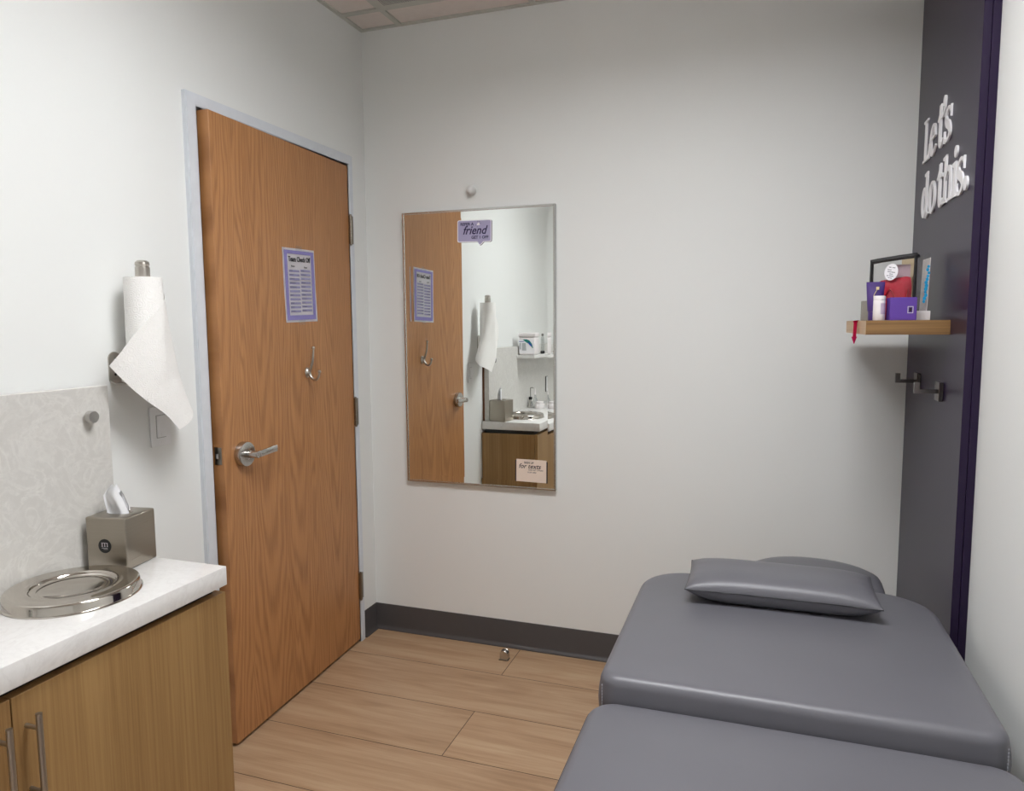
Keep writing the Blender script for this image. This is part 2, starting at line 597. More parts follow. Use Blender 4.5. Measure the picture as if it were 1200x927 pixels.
# a stub of the corridor side behind the door
struct(obj('wall_corridor', B(-.36, -.34, DY0 - .3, DY1 + .3, 0, 2.4), M_WALL))

# door frame: hollow-metal casing + jamb + stop
bm = bmesh.new()
CW = .043
zt = 2.176
prism(bm, [(DY0 - CW, 0), (DY0 - CW, zt), (DY1 + .034, zt), (DY1 + .034, 0), (DY1, 0), (DY1, DZ), (DY0, DZ), (DY0, 0)], 0, .017, frameM((0, 0, 0), (0, 1, 0), (0, 0, 1), (1, 0, 0)))
bmesh.ops.bevel(bm, geom=[e for e in bm.edges if all(v.co.x > .016 for v in e.verts) and not all(v.co.z < .001 for v in e.verts)], offset=.003, segments=2, affect='EDGES')
for a, b in ((DY0 - .004, DY0), (DY1, DY1 + .004)):
    box(bm, -.12, .015, a, b, 0, DZ)
box(bm, -.12, .015, DY0, DY1, DZ, DZ + .004)
box(bm, -.075, -.052, DY0, DY0 + .018, 0, DZ)     # stops
box(bm, -.075, -.052, DY1 - .018, DY1, 0, DZ)
box(bm, -.075, -.052, DY0, DY1, DZ - .018, DZ)
struct(obj('trim_1', bm, M_FRAME, smooth=30), 'blue-white painted metal frame around the oak door', 'door frame')

# baseboards: cove rubber profile
def cove(name, p0, p1, inward):
    d = Vector((p1[0] - p0[0], p1[1] - p0[1], 0)); n = Vector((*inward, 0))
    prof = [(0, 0), (.020, 0), (.020, .004), (.010, .010), (.006, .020), (.0045, .118), (.003, .1215), (0, .1215)]
    bm = bmesh.new()
    a = [bm.verts.new(Vector((*p0, 0)) + n * u + Vector((0, 0, w))) for u, w in prof]
    b = [bm.verts.new(Vector((*p1, 0)) + n * u + Vector((0, 0, w))) for u, w in prof]
    k = len(prof)
    for i in range(k):
        bm.faces.new((a[i], a[(i + 1) % k], b[(i + 1) % k], b[i]))
    bm.faces.new(a); bm.faces.new(b)
    return struct(obj(name, bm, M_BASE, smooth=40))
cove('baseboard_back', (0, 0), (2.215, 0), (0, -1))
cove('baseboard_left', (0, -.123), (0, -.004), (1, 0))
cove('baseboard_right', (RX, RY), (RX, -.79), (-1, 0))

# ceiling with lay-in grid
GX = (.197, .807, 1.417, 2.027); GY = (-.176, -.786, -1.396, -2.006, -2.616, -3.226)
LIGHT_CELLS = ((2, 2), (1, 2))                     # grid cells (column, row) taken by the recessed lights
bm = bmesh.new()
ex = (-.12,) + GX + (RX + .12,); ey = (.12,) + GY + (RY - .12,)
for i in range(len(ex) - 1):
    for j in range(len(ey) - 1):
        if (i - 1, j - 1) not in LIGHT_CELLS:
            box(bm, ex[i], ex[i + 1], ey[j + 1], ey[j], RZ + .006, RZ + .05)
struct(obj('ceiling', bm, M_TILE))
bm = bmesh.new()
for x in GX: box(bm, x - .012, x + .012, RY, 0, RZ - .001, RZ + .006)
for y in GY: box(bm, 0, RX, y - .012, y + .012, RZ - .0014, RZ + .006)
box(bm, 0, .018, RY, 0, RZ - .001, RZ + .006); box(bm, RX - .018, RX, RY, 0, RZ - .001, RZ + .006)
box(bm, 0, RX, -.018, 0, RZ - .0012, RZ + .006); box(bm, 0, RX, RY, RY + .018, RZ - .0012, RZ + .006)
struct(obj('trim_2', bm, M_TBAR), 'grey metal grid of the suspended tile ceiling', 'ceiling grid')

g = thing('ceiling_vent', 'square perforated air return vent set in the tile ceiling', 'vent', (.502, -.481, RZ - .002))
obj('grille', B(-.27, .27, -.27, .27, -.001, .004), M_GRILLE, g)
bm = bmesh.new()
for a in ((-.292, .292, -.292, -.27), (-.292, .292, .27, .292), (-.292, -.27, -.27, .27), (.27, .292, -.27, .27)):
    box(bm, *a, -.001, .004)
obj('frame', bm, M_TBAR, g)

def troffer(cell, label):
    x0, x1 = GX[cell[0]] + .013, GX[cell[0] + 1] - .013
    y1, y0 = GY[cell[1]] - .013, GY[cell[1] + 1] + .013
    o = thing('ceiling_light', label, 'ceiling light', ((x0 + x1) / 2, (y0 + y1) / 2, RZ))
    w, l, dp = (x1 - x0) / 2, (y1 - y0) / 2, .105
    obj('diffuser', B(-w + .012, w - .012, -l + .012, l - .012, dp - .004, dp), M_LAMP, o)
    bm = bmesh.new()
    for q in ((-w, w, -l, -l + .010), (-w, w, l - .010, l), (-w, -w + .010, -l + .010, l - .010), (w - .010, w, -l + .010, l - .010)):
        box(bm, *q, .0, dp + .01)
    box(bm, -w, w, -l, l, dp + .01, dp + .014)
    obj('housing', bm, M_REFL, o)
troffer(LIGHT_CELLS[0], 'square white recessed ceiling light over the treatment table')
troffer(LIGHT_CELLS[1], 'square white recessed ceiling light over the open floor')

# ------------------------------------------------------------------ door
DOOR_A = math.atan2(.036, .874)
door = struct(bpy.data.objects.new('door_1', None), 'flat red oak door standing slightly ajar in its pale frame', 'door')
link(door); door.location = (.012, -.168, 0); door.rotation_euler = (0, 0, DOOR_A)
DW = .867
obj('door_leaf', B(-.045, 0, -DW, 0, .012, 2.129, bevel=.0015, seg=1), M_OAK, door)
bm = bmesh.new()
box(bm, -.036, -.009, -DW - .0012, -DW + .002, .988, 1.046)
lp = obj('latch_plate', bm, M_HINGE, door)
lp['label'] = 'dull steel latch plate on the door edge'
obj('latch_bolt', B(-.028, -.017, -DW - .007, -DW - .001, 1.008, 1.026, bevel=.002), M_STEEL, lp)
# lever handle (rose + spindle + lever)
hz, hy = 1.010, -.775
bm = bmesh.new()
lathe(bm, [(0, 0), (.0425, 0), (.0425, .019), (.041, .0225), (.036, .0235), (.019, .0235), (.017, .0215), (0, .0215)], (0, hy, hz), 48, 'x')
hd = obj('handle', bm, M_STEEL, door, 35)
hd['label'] = 'brushed steel round rose with a lever'
bm = bmesh.new()
lathe(bm, [(.0125, .02), (.0125, .064), (.0115, .0665), (.0060, .0668), (.0055, .0655), (0, .0655)], (0, hy, hz), 32, 'x')
pts = catmull([(.056, hy, hz), (.060, hy + .02, hz), (.0575, hy + .05, hz + .001), (.057, hy + .085, hz + .003), (.0595, hy + .112, hz + .004)], 6)
sec = []
for i, q in enumerate(pts):
    t = i / (len(pts) - 1)
    hw, th = .0105 + .001 * t, .0058 - .0018 * t
    sec.append([bm.verts.new((q.x + th * cx, q.y, q.z + hw * cz)) for cx, cz in ((1, .55), (.6, 1), (-.6, 1), (-1, .55), (-1, -.55), (-.6, -1), (.6, -1), (1, -.55))])
for a, b in zip(sec, sec[1:]):
    for i in range(8): bm.faces.new((a[i], a[(i + 1) % 8], b[(i + 1) % 8], b[i]))
bm.faces.new(sec[0]); bm.faces.new(sec[-1])
obj('lever', bm, M_STEEL, hd, 40)
# hinges on the far edge
for zc in (1.859, 1.063, .262):
    bm = bmesh.new()
    for i in range(5):
        z0 = zc - .062 + i * .0248
        lathe(bm, [(.0, z0 + .0004), (.0068, z0 + .0004), (.0068, z0 + .0244), (0, z0 + .0244)], (.0080, .0025, 0), 16)
    lathe(bm, [(0, zc + .062), (.0045, zc + .062), (.0045, zc + .066), (0, zc + .067)], (.0080, .0025, 0), 16)
    lathe(bm, [(0, zc - .067), (.0045, zc - .066), (.0045, zc - .062), (0, zc - .062)], (.0080, .0025, 0), 16)
    box(bm, -.03, .004, -.0005, .0012, zc - .06, zc + .06)
    box(bm, .0045, .0068, .006, .027, zc - .06, zc + .06)
    obj('hinge', bm, M_HINGE, door, 40)

# door things, in the door's own frame
DM = Matrix.Translation(door.location) @ Matrix.Rotation(DOOR_A, 4, 'Z')
def on_door(y, z, off=0.0):
    return DM @ Vector((off, y, z))

# notice sheet
sp = on_door(-.390, 1.600, .0008)
sheet = thing('notice_sheet', 'lavender-bordered chart sheet taped to the oak door', 'notice', sp, (0, 0, DOOR_A))
R2 = Matrix.Rotation(radians(1.6), 4, 'X')
def sheet_part(name, rects, mat, x0, x1, parent=sheet):
    bm = bmesh.new()
    for a, b, c, d in rects: box(bm, x0, x1, a, b, c, d)
    bmesh.ops.transform(bm, matrix=R2, verts=bm.verts[:])
    return obj(name, bm, mat, parent)
# page, gently curled at its lower corners
bm = bmesh.new()
NG = 12
grid = [[bm.verts.new((.0006 + .006 * max(0, abs(u) - .6) * max(0, -w) , u * .1075, w * .1395)) for u in [i / NG * 2 - 1 for i in range(NG + 1)]] for w in [j / NG * 2 - 1 for j in range(NG + 1)]]
for j in range(NG):
    for i in range(NG): bm.faces.new((grid[j][i], grid[j][i + 1], grid[j + 1][i + 1], grid[j + 1][i]))
bmesh.ops.solidify(bm, geom=bm.faces[:], thickness=.0004)
bmesh.ops.transform(bm, matrix=R2, verts=bm.verts[:])
obj('page', bm, M_PAPER, sheet, 30)
X0, X1 = .0022, .0026
sheet_part('printed_border', [(-.099, .099, .118, .131), (-.099, .099, -.131, -.113), (-.099, -.080, -.113, .118), (.080, .099, -.113, .118)], M_LAV, X0, X1)
rows = []
for i in range(11):
    z = .061 - i * .0152
    rows.append((.004, .072, z - .0082, z)); rows.append((-.072, -.004, z - .0082 - .003, z - .003))
sheet_part('printed_rows', rows, M_LAVROW, X0, X1)
FM = R2 @ frameM((X1, 0, 0), (0, 1, 0), (0, 0, 1), (1, 0, 0))
bm = text_bm('Team Check Off', .026, bold=.022, M=FM @ Matrix.Translation((0, .098, 0)), sx=.83)
text_bm('Room', .009, M=FM @ Matrix.Translation((-.045, .072, 0)), bm=bm)
text_bm('Done', .009, M=FM @ Matrix.Translation((.04, .070, 0)), bm=bm)
for i in range(11):
    for s in (-1, 1):
        if random.random() < .8:
            L = random.uniform(.02, .045)
            z = .061 - i * .0152 - .0045 - (.003 if s < 0 else 0)
            y0 = .010 if s > 0 else -.068
            for q in range(int(L / .006)):
                box(bm, X0, X1 + .0003, y0 + q * .006, y0 + q * .006 + .0042, z - .0012, z + .0012)
# mirror text so that it reads from the room (viewer looks along -x: +y is to the right)
obj('printed_text', bm, M_BLACK, sheet)
for za, zb in ((.130, .150), (-.150, -.132)):
    bm = bmesh.new()
    box(bm, .0018, .0024, -.022, .022, za, zb)
    bmesh.ops.transform(bm, matrix=R2, verts=bm.verts[:])
    obj('tape_strip', bm, M_CLEAR, sheet)

# double coat hook on the door
ch = thing('coat_hook', 'brushed nickel double coat hook screwed to the oak door', 'coat hook', on_door(-.363, 1.262, 0), (0, 0, DOOR_A))
bm = bmesh.new()
lathe(bm, [(0, .0), (.017, 0), (.0165, .003), (.013, .007), (.008, .011), (.0065, .016), (0, .017)], (0, 0, 0), 32, 'x')
bmesh.ops.scale(bm, vec=(1, .8, 1.25), verts=bm.verts[:])
obj('mount', bm, M_NICKEL, ch, 40)
bm = bmesh.new()
up = catmull([(.010, 0, .002), (.018, 0, .020), (.026, 0, .045), (.030, 0, .068), (.032, 0, .092)], 6)
tube(bm, up, [.0062 - .0022 * i / (len(up) - 1) for i in range(len(up))], 12)
ho = obj('upper_arm', bm, M_NICKEL, ch, 50)
obj('ball_tip', lathe(bmesh.new(), [(0, -.007), (.005, -.0055), (.0076, 0), (.005, .0055), (0, .007)], (.032, 0, .097), 20), M_NICKEL, ho, 60)
bm = bmesh.new()
lo = catmull([(.010, 0, 0), (.016, 0, -.014), (.028, 0, -.026), (.042, 0, -.027), (.052, 0, -.015), (.055, 0, .000)], 6)
tube(bm, lo, [.0062 - .002 * i / (len(lo) - 1) for i in range(len(lo))], 12)
ho = obj('lower_arm', bm, M_NICKEL, ch, 50)
obj('ball_tip', lathe(bmesh.new(), [(0, -.007), (.005, -.0055), (.0076, 0), (.005, .0055), (0, .007)], (.0555, 0, .004), 20), M_NICKEL, ho, 60)

# ------------------------------------------------------------------ mirror on the back wall
MX0, MX1, MZ0, MZ1, MY = .194, .901, .732, 1.940, -.020
mir = thing('wall_mirror', 'tall rectangular mirror in a thin silver frame on the back wall', 'mirror', ((MX0 + MX1) / 2, 0, MZ0))
w2, h2 = (MX1 - MX0) / 2, MZ1 - MZ0
FT = .009; BV = .027; TI = math.tan(radians(1.15))
bm = bmesh.new()
ix, iz0, iz1 = w2 - FT - BV, FT + BV, h2 - FT - BV
ox, oz0, oz1 = w2 - FT, FT, h2 - FT
inn = [bm.verts.new(p) for p in ((-ix, MY, iz0), (ix, MY, iz0), (ix, MY, iz1), (-ix, MY, iz1))]
bm.faces.new(inn)
obj('mirror_glass', bm, M_MIRROR, mir)
bm = bmesh.new()
yo = MY - BV * TI
inn = [(-ix, MY, iz0), (ix, MY, iz0), (ix, MY, iz1), (-ix, MY, iz1)]
out = [(-ox, yo, oz0), (ox, yo, oz0), (ox, yo, oz1), (-ox, yo, oz1)]
for i in range(4):
    j = (i + 1) % 4
    bm.faces.new([bm.verts.new(p) for p in (inn[i], inn[j], out[j], out[i])])
obj('bevelled_edge', bm, M_MIRROR, mir)
bm = bmesh.new()
for a in ((-w2, -ox, 0, h2), (ox, w2, 0, h2), (-ox, ox, 0, FT), (-ox, ox, oz1, h2)):
    box(bm, a[0], a[1], MY - .004, -.001, a[2], a[3], bevel=.0012, seg=1)
obj('frame', bm, M_ALU, mir)
obj('backing', B(-ox, ox, MY + .001, -.001, oz0, oz1), M_DARK, mir)

# speech-bubble sticker
st = thing('mirror_sticker', 'lavender speech-bubble sticker reading friend, high on the mirror', 'sticker', (.539, MY - .0008, 1.846), (0, radians(1), 0))
def bubble(w, h, r, tail=True):
    o = []
    for cx, cz, a0 in ((w - r, h - r, 0), (-w + r, h - r, 90), (-w + r, -h + r, 180), (w - r, -h + r, 270)):
        o += [(cx + r * cos(radians(a0 + t)), cz + r * sin(radians(a0 + t))) for t in range(0, 91, 15)]
        if a0 == 180 and tail: o += [(w * .20, -h), (w * .32, -h - .014), (w * .40, -h - .012), (w * .56, -h)]
    return o
FY = lambda y: frameM((0, y, 0), (1, 0, 0), (0, 0, 1), (0, -1, 0))
bm = bmesh.new(); prism(bm, bubble(.079, .047, .008), -.0002, .0002, FY(0)); obj('sticker_edge', bm, M_PAPER, st)
bm = bmesh.new(); prism(bm, [(x + .0025, z - .0015) for x, z in bubble(.079, .0465, .008)], -.0003, .0000, FY(.0001)); obj('sticker_shadow_line', bm, M_INDIGO, st)
bm = bmesh.new(); prism(bm, [(x, z) for x, z in bubble(.0755, .0435, .007)], .0002, .0004, FY(0)); obj('sticker_face', bm, M_STICKER, st)
bm = text_bm('REFER A', .0170, bold=.03, M=FY(-.0006) @ Matrix.Translation((-.034, .029, 0)), ext=.0002)
text_bm('friend', .050, bold=.016, shear=.32, M=FY(-.0006) @ Matrix.Translation((.0, .002, 0)), ext=.0002, bm=bm, sx=.92)
text_bm('GET 1 OFF', .0170, bold=.03, M=FY(-.0006) @ Matrix.Translation((.026, -.0275, 0)), ext=.0002, bm=bm)
obj('printed_text', bm, M_INDIGO, st)
bm = bmesh.new()
prism(bm, [(.018 + .0065 * x, .0285 + .0065 * z) for x, z in ((-1, -.7), (1, -.7), (1, .2), (.55, .9), (.1, 1.0), (-.3, .5), (-.8, .3))], .0004, .0007, FY(0))
obj('burst_mark', bm, M_PAPER, st)
bm = bmesh.new()
for a in (20, 60, 100, 200, 250):
    c, s = cos(radians(a)), sin(radians(a))
    p, q = (.018 + .010 * c, .0285 + .010 * s), (.018 + .0145 * c, .0285 + .0145 * s)
    n = (-s * .0008, c * .0008)
    prism(bm, [(p[0] - n[0], p[1] - n[1]), (q[0] - n[0], q[1] - n[1]), (q[0] + n[0], q[1] + n[1]), (p[0] + n[0], p[1] + n[1])], .0004, .0007, FY(0))
obj('burst_ray', bm, M_INDIGO, st)

# cream card
cd = thing('mirror_card', 'cream card reading for texts, low on the mirror', 'card', (.791, MY - .0008, .814), (0, radians(.6), 0))
obj('card_face', B(-.068, .068, -.0005, .0003, -.049, .049), M_CREAM, cd)
for a in ((-.073, -.068, -.0005, .0003, -.049, .045), (.068, .073, -.0005, .0003, -.050, .043)):
    obj('dark_edge_band', B(*a), M_AUB, cd)
bm = text_bm('SIGN UP', .0115, bold=.025, M=FY(-.0007) @ Matrix.Translation((-.011, .0345, 0)), ext=.0002)
text_bm('for texts', .0285, bold=.012, shear=.3, M=FY(-.0007) @ Matrix.Translation((-.008, .019, 0)), ext=.0002, bm=bm)
text_bm('AND GET OFFERS', .0085, M=FY(-.0007) @ Matrix.Translation((.020, .0035, 0)), ext=.0002, bm=bm)
text_bm('SCAN HERE', .0078, M=FY(-.0007) @ Matrix.Translation((.003, -.007, 0)), ext=.0002, bm=bm)
obj('printed_text', bm, M_AUB, cd)

# small white sensor above the mirror
sn = thing('wall_sensor', 'small round white sensor on the wall above the mirror', 'sensor', (.526, 0, 2.018))
obj('housing', lathe(bmesh.new(), [(0, -.001), (.017, -.001), (.017, -.008), (.013, -.012), (0, -.012)], n=32, axis='y'), M_SENSOR, sn, 40)
obj('dome', lathe(bmesh.new(), [(.013, -.010), (.0195, -.014), (.0205, -.022), (.017, -.031), (.010, -.036), (0, -.038)], n=32, axis='y'), M_SENSOR, sn, 60)

# door stop on the floor
ds = thing('door_stop', 'small grey domed metal door stop on the plank floor', 'door stop', (.699, -.128, 0))
bm = bmesh.new()
o = [(-.018, 0), (.018, 0), (.018, .026)] + [(.018 * cos(radians(a)), .026 + .017 * sin(radians(a))) for a in range(15, 170, 15)] + [(-.018, .026)]
prism(bm, o, -.011, .011, frameM((0, 0, 0), (1, 0, 0), (0, 0, 1), (0, -1, 0)))
bmesh.ops.bevel(bm, geom=bm.edges[:], offset=.0012, segments=1, affect='EDGES')
obj('stop_post', bm, M_STEEL, ds, 40)
obj('floor_plate', B(-.021, .021, -.016, .016, 0, .004, bevel=.0015), M_HINGE, ds)

# ------------------------------------------------------------------ vanity along the left wall
CZ, CB, CX, CY = .8156, .7645, .397, -1.443
CEND = -3.20
cab = thing('vanity_cabinet', 'low oak laminate cabinet under the white counter on the left wall', 'cabinet', (0, (CY + CEND) / 2, 0))
cy = (CY + CEND) / 2
obj('carcass', B(.004, .362, CEND - cy + .004, CY + .008 - cy, .10, CB - .024), M_CAB, cab)
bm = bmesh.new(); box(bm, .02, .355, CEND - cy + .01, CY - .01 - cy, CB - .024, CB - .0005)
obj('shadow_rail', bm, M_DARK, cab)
obj('toe_kick', B(.004, .30, CEND - cy + .004, CY - cy - .004, 0, .10), M_BASE, cab)
seams = [CY + .008, -2.0195, -2.604, CEND + .004]
for i in range(3):
    d = obj('door', B(.3635, .384, seams[i + 1] - cy + .0012, seams[i] - cy - .0012, .105, .742, bevel=.001, seg=1), M_CAB, cab)
    hy_ = {0: -1.993, 1: -2.051, 2: -2.66}[i] - cy
    bm = bmesh.new()
    tube(bm, [(.420, hy_, .706), (.420, hy_, .512)], .006, 20)
    for z in (.675, .545):
        tube(bm, [(.384, hy_, z), (.419, hy_, z)], .0045, 12)
    h = obj('handle', bm, M_PULL, d, 40)
    h['label'] = 'slim brushed steel bar pull'

ct = obj('countertop', B(.0005, CX, CEND, CY, CB, CZ, bevel=.002), M_QUARTZ, None, 40)
tag(ct, 'thick white quartz countertop holding the round steel lid and tissue box', 'countertop')

BY = -1.462
bs = thing('backsplash', 'pale grey veined stone backsplash standing on the counter along the wall', 'backsplash', (0, BY, CZ))
obj('stone_panel', B(.0142, .045, CEND - BY, 0, .0005, .4725, bevel=.001, seg=1), M_SPLASH, bs)
bb = obj('backing_board', B(.0008, .0138, CEND - BY, 0, .0005, .452), M_WOODEND, bs)
bb['label'] = 'brown backing edge'

kn = thing('robe_peg', 'round brushed steel peg on the grey backsplash near its end', 'peg', (.0445, -1.530, 1.211))
obj('post', lathe(bmesh.new(), [(0, 0), (.009, 0), (.009, .007), (0, .007)], n=24, axis='x'), M_STEEL, kn, 40)
obj('cap', lathe(bmesh.new(), [(0, .006), (.0145, .006), (.0158, .0075), (.0158, .023), (.0145, .0248), (0, .0250)], n=40, axis='x'), M_STEEL, kn, 40)

# light switch
sw = thing('light_switch', 'white rocker light switch with dimmer on the wall by the door', 'light switch', (0, -1.250, 1.146))
obj('cover_plate', B(.0005, .0065, -.038, .038, -.060, .060, bevel=.002), M_SWITCH, sw)
bm = bmesh.new()
box(bm, .0065, .0095, -.0165, .0165, -.033, .033, bevel=.001, seg=1)
rk = obj('rocker', bm, M_SWITCH, sw)
bm = bmesh.new()
for a in ((-.0175, .0175, .0333, .0345), (-.0175, .0175, -.0345, -.0333), (-.0178, -.0168, -.0345, .0345), (.0168, .0178, -.0345, .0345)):
    box(bm, .006, .0068, *a)
obj('rocker_gap', bm, M_GREYP, sw)
obj('dimmer_slider', B(.0095, .0115, -.004, .015, -.029, -.018, bevel=.0008, seg=1), M_SWITCH, rk)
for z in (-.048, .048):
    obj('screw', lathe(bmesh.new(), [(0, .006), (.003, .006), (.003, .0072), (0, .0075)], (0, 0, z), 12, 'x'), M_SWITCH, sw)

# paper towel holder + roll
PX, PY = .082, -1.359
ph = thing('paper_towel_holder', 'brushed steel upright paper towel holder on the left wall', 'towel holder', (0, -1.398, 1.333))
o = [(.0195 * cos(radians(a)), .024 + .0195 * sin(radians(a))) for a in range(0, 181, 15)] + [(-.0195, -.034), (-.017, -.040), (.017, -.040), (.0195, -.034)]
bm = bmesh.new()
prism(bm, o, .0006, .0045, frameM((0, 0, 0), (0, 1, 0), (0, 0, 1), (1, 0, 0)))
wp = obj('wall_plate', bm, M_NICKEL, ph, 30)
obj('screw', lathe(bmesh.new(), [(0, .004), (.0045, .004), (.0038, .0062), (0, .0068)], (0, .0, .024), 16, 'x'), M_CHROME, wp, 40)
obj('screw_hole', lathe(bmesh.new(), [(0, .004), (.0040, .004), (.0040, .0048), (0, .0048)], (0, .0, -.020), 16, 'x'), M_DARK, wp, 40)
bm = bmesh.new()
arm = catmull([(.003, 0, -.034), (.012, .001, -.044), (.035, .010, -.0475), (.082, .039, -.0475)], 6)
sec = []
for i, q in enumerate(arm):
    t_ = i / (len(arm) - 1)
    d = (arm[min(i + 1, len(arm) - 1)] - arm[max(i - 1, 0)]); d.z = 0; d.normalize()
    n = Vector((-d.y, d.x, 0)); w = .0185 - .004 * t_
    sec.append([bm.verts.new(q + n * a + Vector((0, 0, b))) for a, b in ((-w, -.002), (w, -.002), (w, .002), (-w, .002))])
for a, b in zip(sec, sec[1:]):
    for i in range(4): bm.faces.new((a[i], a[(i + 1) % 4], b[(i + 1) % 4], b[i]))
bm.faces.new(sec[0]); bm.faces.new(sec[-1])
obj('arm', bm, M_NICKEL, ph, 30)
rx, ry = PX, PY + 1.398
bm = bmesh.new()
lathe(bm, [(0, -.048), (.0075, -.048), (.0075, .262), (0, .262)], (rx, ry, 0), 20)
lathe(bm, [(0, -.0455), (.034, -.0455), (.034, -.041), (0, -.041)], (rx, ry, 0), 32)
rod = obj('rod', bm, M_NICKEL, ph, 40)
obj('knob', lathe(bmesh.new(), [(0, .250), (.0185, .250), (.0190, .252), (.0190, .277), (.0172, .2795), (.0172, .2825), (.0190, .285), (.0180, .292), (.012, .2965), (0, .2975)], (rx, ry, 0), 36), M_NICKEL, rod, 35)

pr = thing('paper_towel_roll', 'white embossed paper towel roll with a loose flared sheet', 'paper towel roll', (PX, PY, 1.296))
bm = bmesh.new()
prof = [(.0195, 0), (.0515, .001), (.0520, .004), (.0510, .12), (.0495, .280), (.0490, .2865), (.0200, .2875), (.0195, .285)]
lathe(bm, prof + [prof[0]], n=56)
obj('roll', bm, M_TOWEL, pr, 50)
obj('cardboard_core', lathe(bmesh.new(), [(.0195, .001), (.0195, .287), (.0182, .287), (.0182, .001), (.0195, .001)], n=32), M_BEIGE, pr, 40)
# loose sheet: ruled between the top edge curve and the bottom edge curve
O = Vector((PX, PY, 1.296))
topc = catmull([Vector(p) for p in ((.066, -1.3085, 1.553), (.108, -1.314, 1.540), (.1325, -1.345, 1.508), (.131, -1.395, 1.468), (.124, -1.440, 1.424), (.111, -1.474, 1.378), (.095, -1.498, 1.344))], 6)
botc = catmull([Vector(p) for p in ((.050, -1.308, 1.306), (.045, -1.262, 1.270), (.055, -1.212, 1.228), (.085, -1.205, 1.196), (.113, -1.232, 1.176), (.126, -1.266, 1.161), (.127, -1.300, 1.148))], 6)
n = len(topc)
bm = bmesh.new()
NV = 18
gridv = []
for i in range(n):
    a, b = topc[i], botc[i]
    rowv = []
    for j in range(NV + 1):
        t = j / NV
        q = a.lerp(b, t)
        # belly outwards from the roll axis
        rad = Vector((q.x - PX, q.y - PY, 0))
        rl = rad.length
        u = i / (n - 1)
        minr = .0530
        out_ = .018 * sin(pi * t) * (u ** .7) * (1 - .35 * u)
        if q.z > 1.296 and rl < minr:
            out_ = max(out_, minr - rl)
        if rl > 1e-4: q = q + rad / rl * out_
        rowv.append(bm.verts.new(q - O))
    gridv.append(rowv)
for i in range(n - 1):
    for j in range(NV):
        bm.faces.new((gridv[i][j], gridv[i + 1][j], gridv[i + 1][j + 1], gridv[i][j + 1]))
bmesh.ops.recalc_face_normals(bm, faces=bm.faces[:])
bmesh.ops.solidify(bm, geom=bm.faces[:], thickness=.0008)
obj('loose_sheet', bm, M_TOWEL, pr, 60)

# tissue box cover
TB = thing('tissue_box_cover', 'square champagne metal tissue box cover with a round black logo', 'tissue box', (.114, -1.508, CZ), (0, 0, radians(9.5)))
hs, hh = .0585, .139
bm = bmesh.new()
box(bm, -hs, hs, -hs, hs, .0005, hh, bevel=.005, seg=3)
# oval opening cut into the top
top = max(bm.faces, key=lambda f: f.calc_center_median().z)
ov = [bm.verts.new((.036 * cos(a), .020 * sin(a), hh)) for a in [2 * pi * i / 32 for i in range(32)]]
ovi = [bm.verts.new((.034 * cos(a), .018 * sin(a), hh - .02)) for a in [2 * pi * i / 32 for i in range(32)]]
loop_ = list(top.verts)
bm.faces.remove(top)
edges = []
for L in (loop_, ov):
    for i in range(len(L)):
        e = bm.edges.get((L[i], L[(i + 1) % len(L)])) or bm.edges.new((L[i], L[(i + 1) % len(L)]))
        edges.append(e)
bmesh.ops.triangle_fill(bm, use_beauty=True, edges=edges)
for i in range(32):
    bm.faces.new((ov[i], ov[(i + 1) % 32], ovi[(i + 1) % 32], ovi[i]))
obj('cover_body', bm, M_TISSUEBOX, TB, 40)
obj('opening_liner', prism(bmesh.new(), [(.0345 * cos(2 * pi * i / 32), .0185 * sin(2 * pi * i / 32)) for i in range(32)], hh - .019, hh - .017), M_DARK, TB)
FB = frameM((-.004, -hs - .0002, .064), (1, 0, 0), (0, 0, 1), (0, -1, 0))
lg = obj('logo_disc', prism(bmesh.new(), [(.0185 * cos(2 * pi * i / 40), .0185 * sin(2 * pi * i / 40)) for i in range(40)], 0, .0007, FB), M_DARK, TB)
bm = bmesh.new()
def rect2(x0, x1, z0, z1, bm=bm): prism(bm, [(x0, z0), (x1, z0), (x1, z1), (x0, z1)], .0007, .0011, FB)
for x in (-.0072, .0002, .0076):           # serif m
    rect2(x - .0011, x + .0011, -.001, .0088); rect2(x - .0022, x + .0022, -.0016, -.0006)
rect2(-.0093, -.0062, .0082, .0090)
for x in (-.0035, .0039):
    a = [(x + .0037 * cos(radians(t)), .0062 + .0030 * sin(radians(t))) for t in range(0, 181, 15)]
    b = [(x + .0026 * cos(radians(t)), .0060 + .0021 * sin(radians(t))) for t in range(180, -1, -15)]
    prism(bm, a + b, .0007, .0011, FB)
for q in range(7): rect2(-.0085 + q * .0025, -.0070 + q * .0025, -.0060, -.0046)
for q in range(5): rect2(-.0030 + q * .0025, -.0015 + q * .0025, -.0090, -.0078)
obj('logo_letter', bm, M_SILVERP, lg)

# tissue pulled up through the slot
ts = thing('tissue', 'white folded tissue poking out of the metal box', 'tissue', (.108, -1.510, CZ + hh - .018), (0, 0, radians(46)))
bm = bmesh.new()
TS_ = 1.22
rowsT = [(0, -.022, .024, .000), (.022, -.021, .023, .004), (.04, -.024, .018, .002), (.062, -.026, .009, -.003), (.080, -.015, .003, -.005), (.086, -.010, .000, -.006)]
gv = []
for z, a, b, s in rowsT:
    gv.append([bm.verts.new((a + (b - a) * t, s + .010 * sin(t * pi * 2.2 + z * 14) * (1 - z * 4), z + .004 * sin(t * 7))) for t in [i / 14 for i in range(15)]])
for a, b in zip(gv, gv[1:]):
    for i in range(14): bm.faces.new((a[i], a[i + 1], b[i + 1], b[i]))
bmesh.ops.scale(bm, vec=(TS_, 1, 1.06), verts=bm.verts[:])
bmesh.ops.subdivide_edges(bm, edges=bm.edges[:], cuts=1, smooth=.6, use_grid_fill=True)
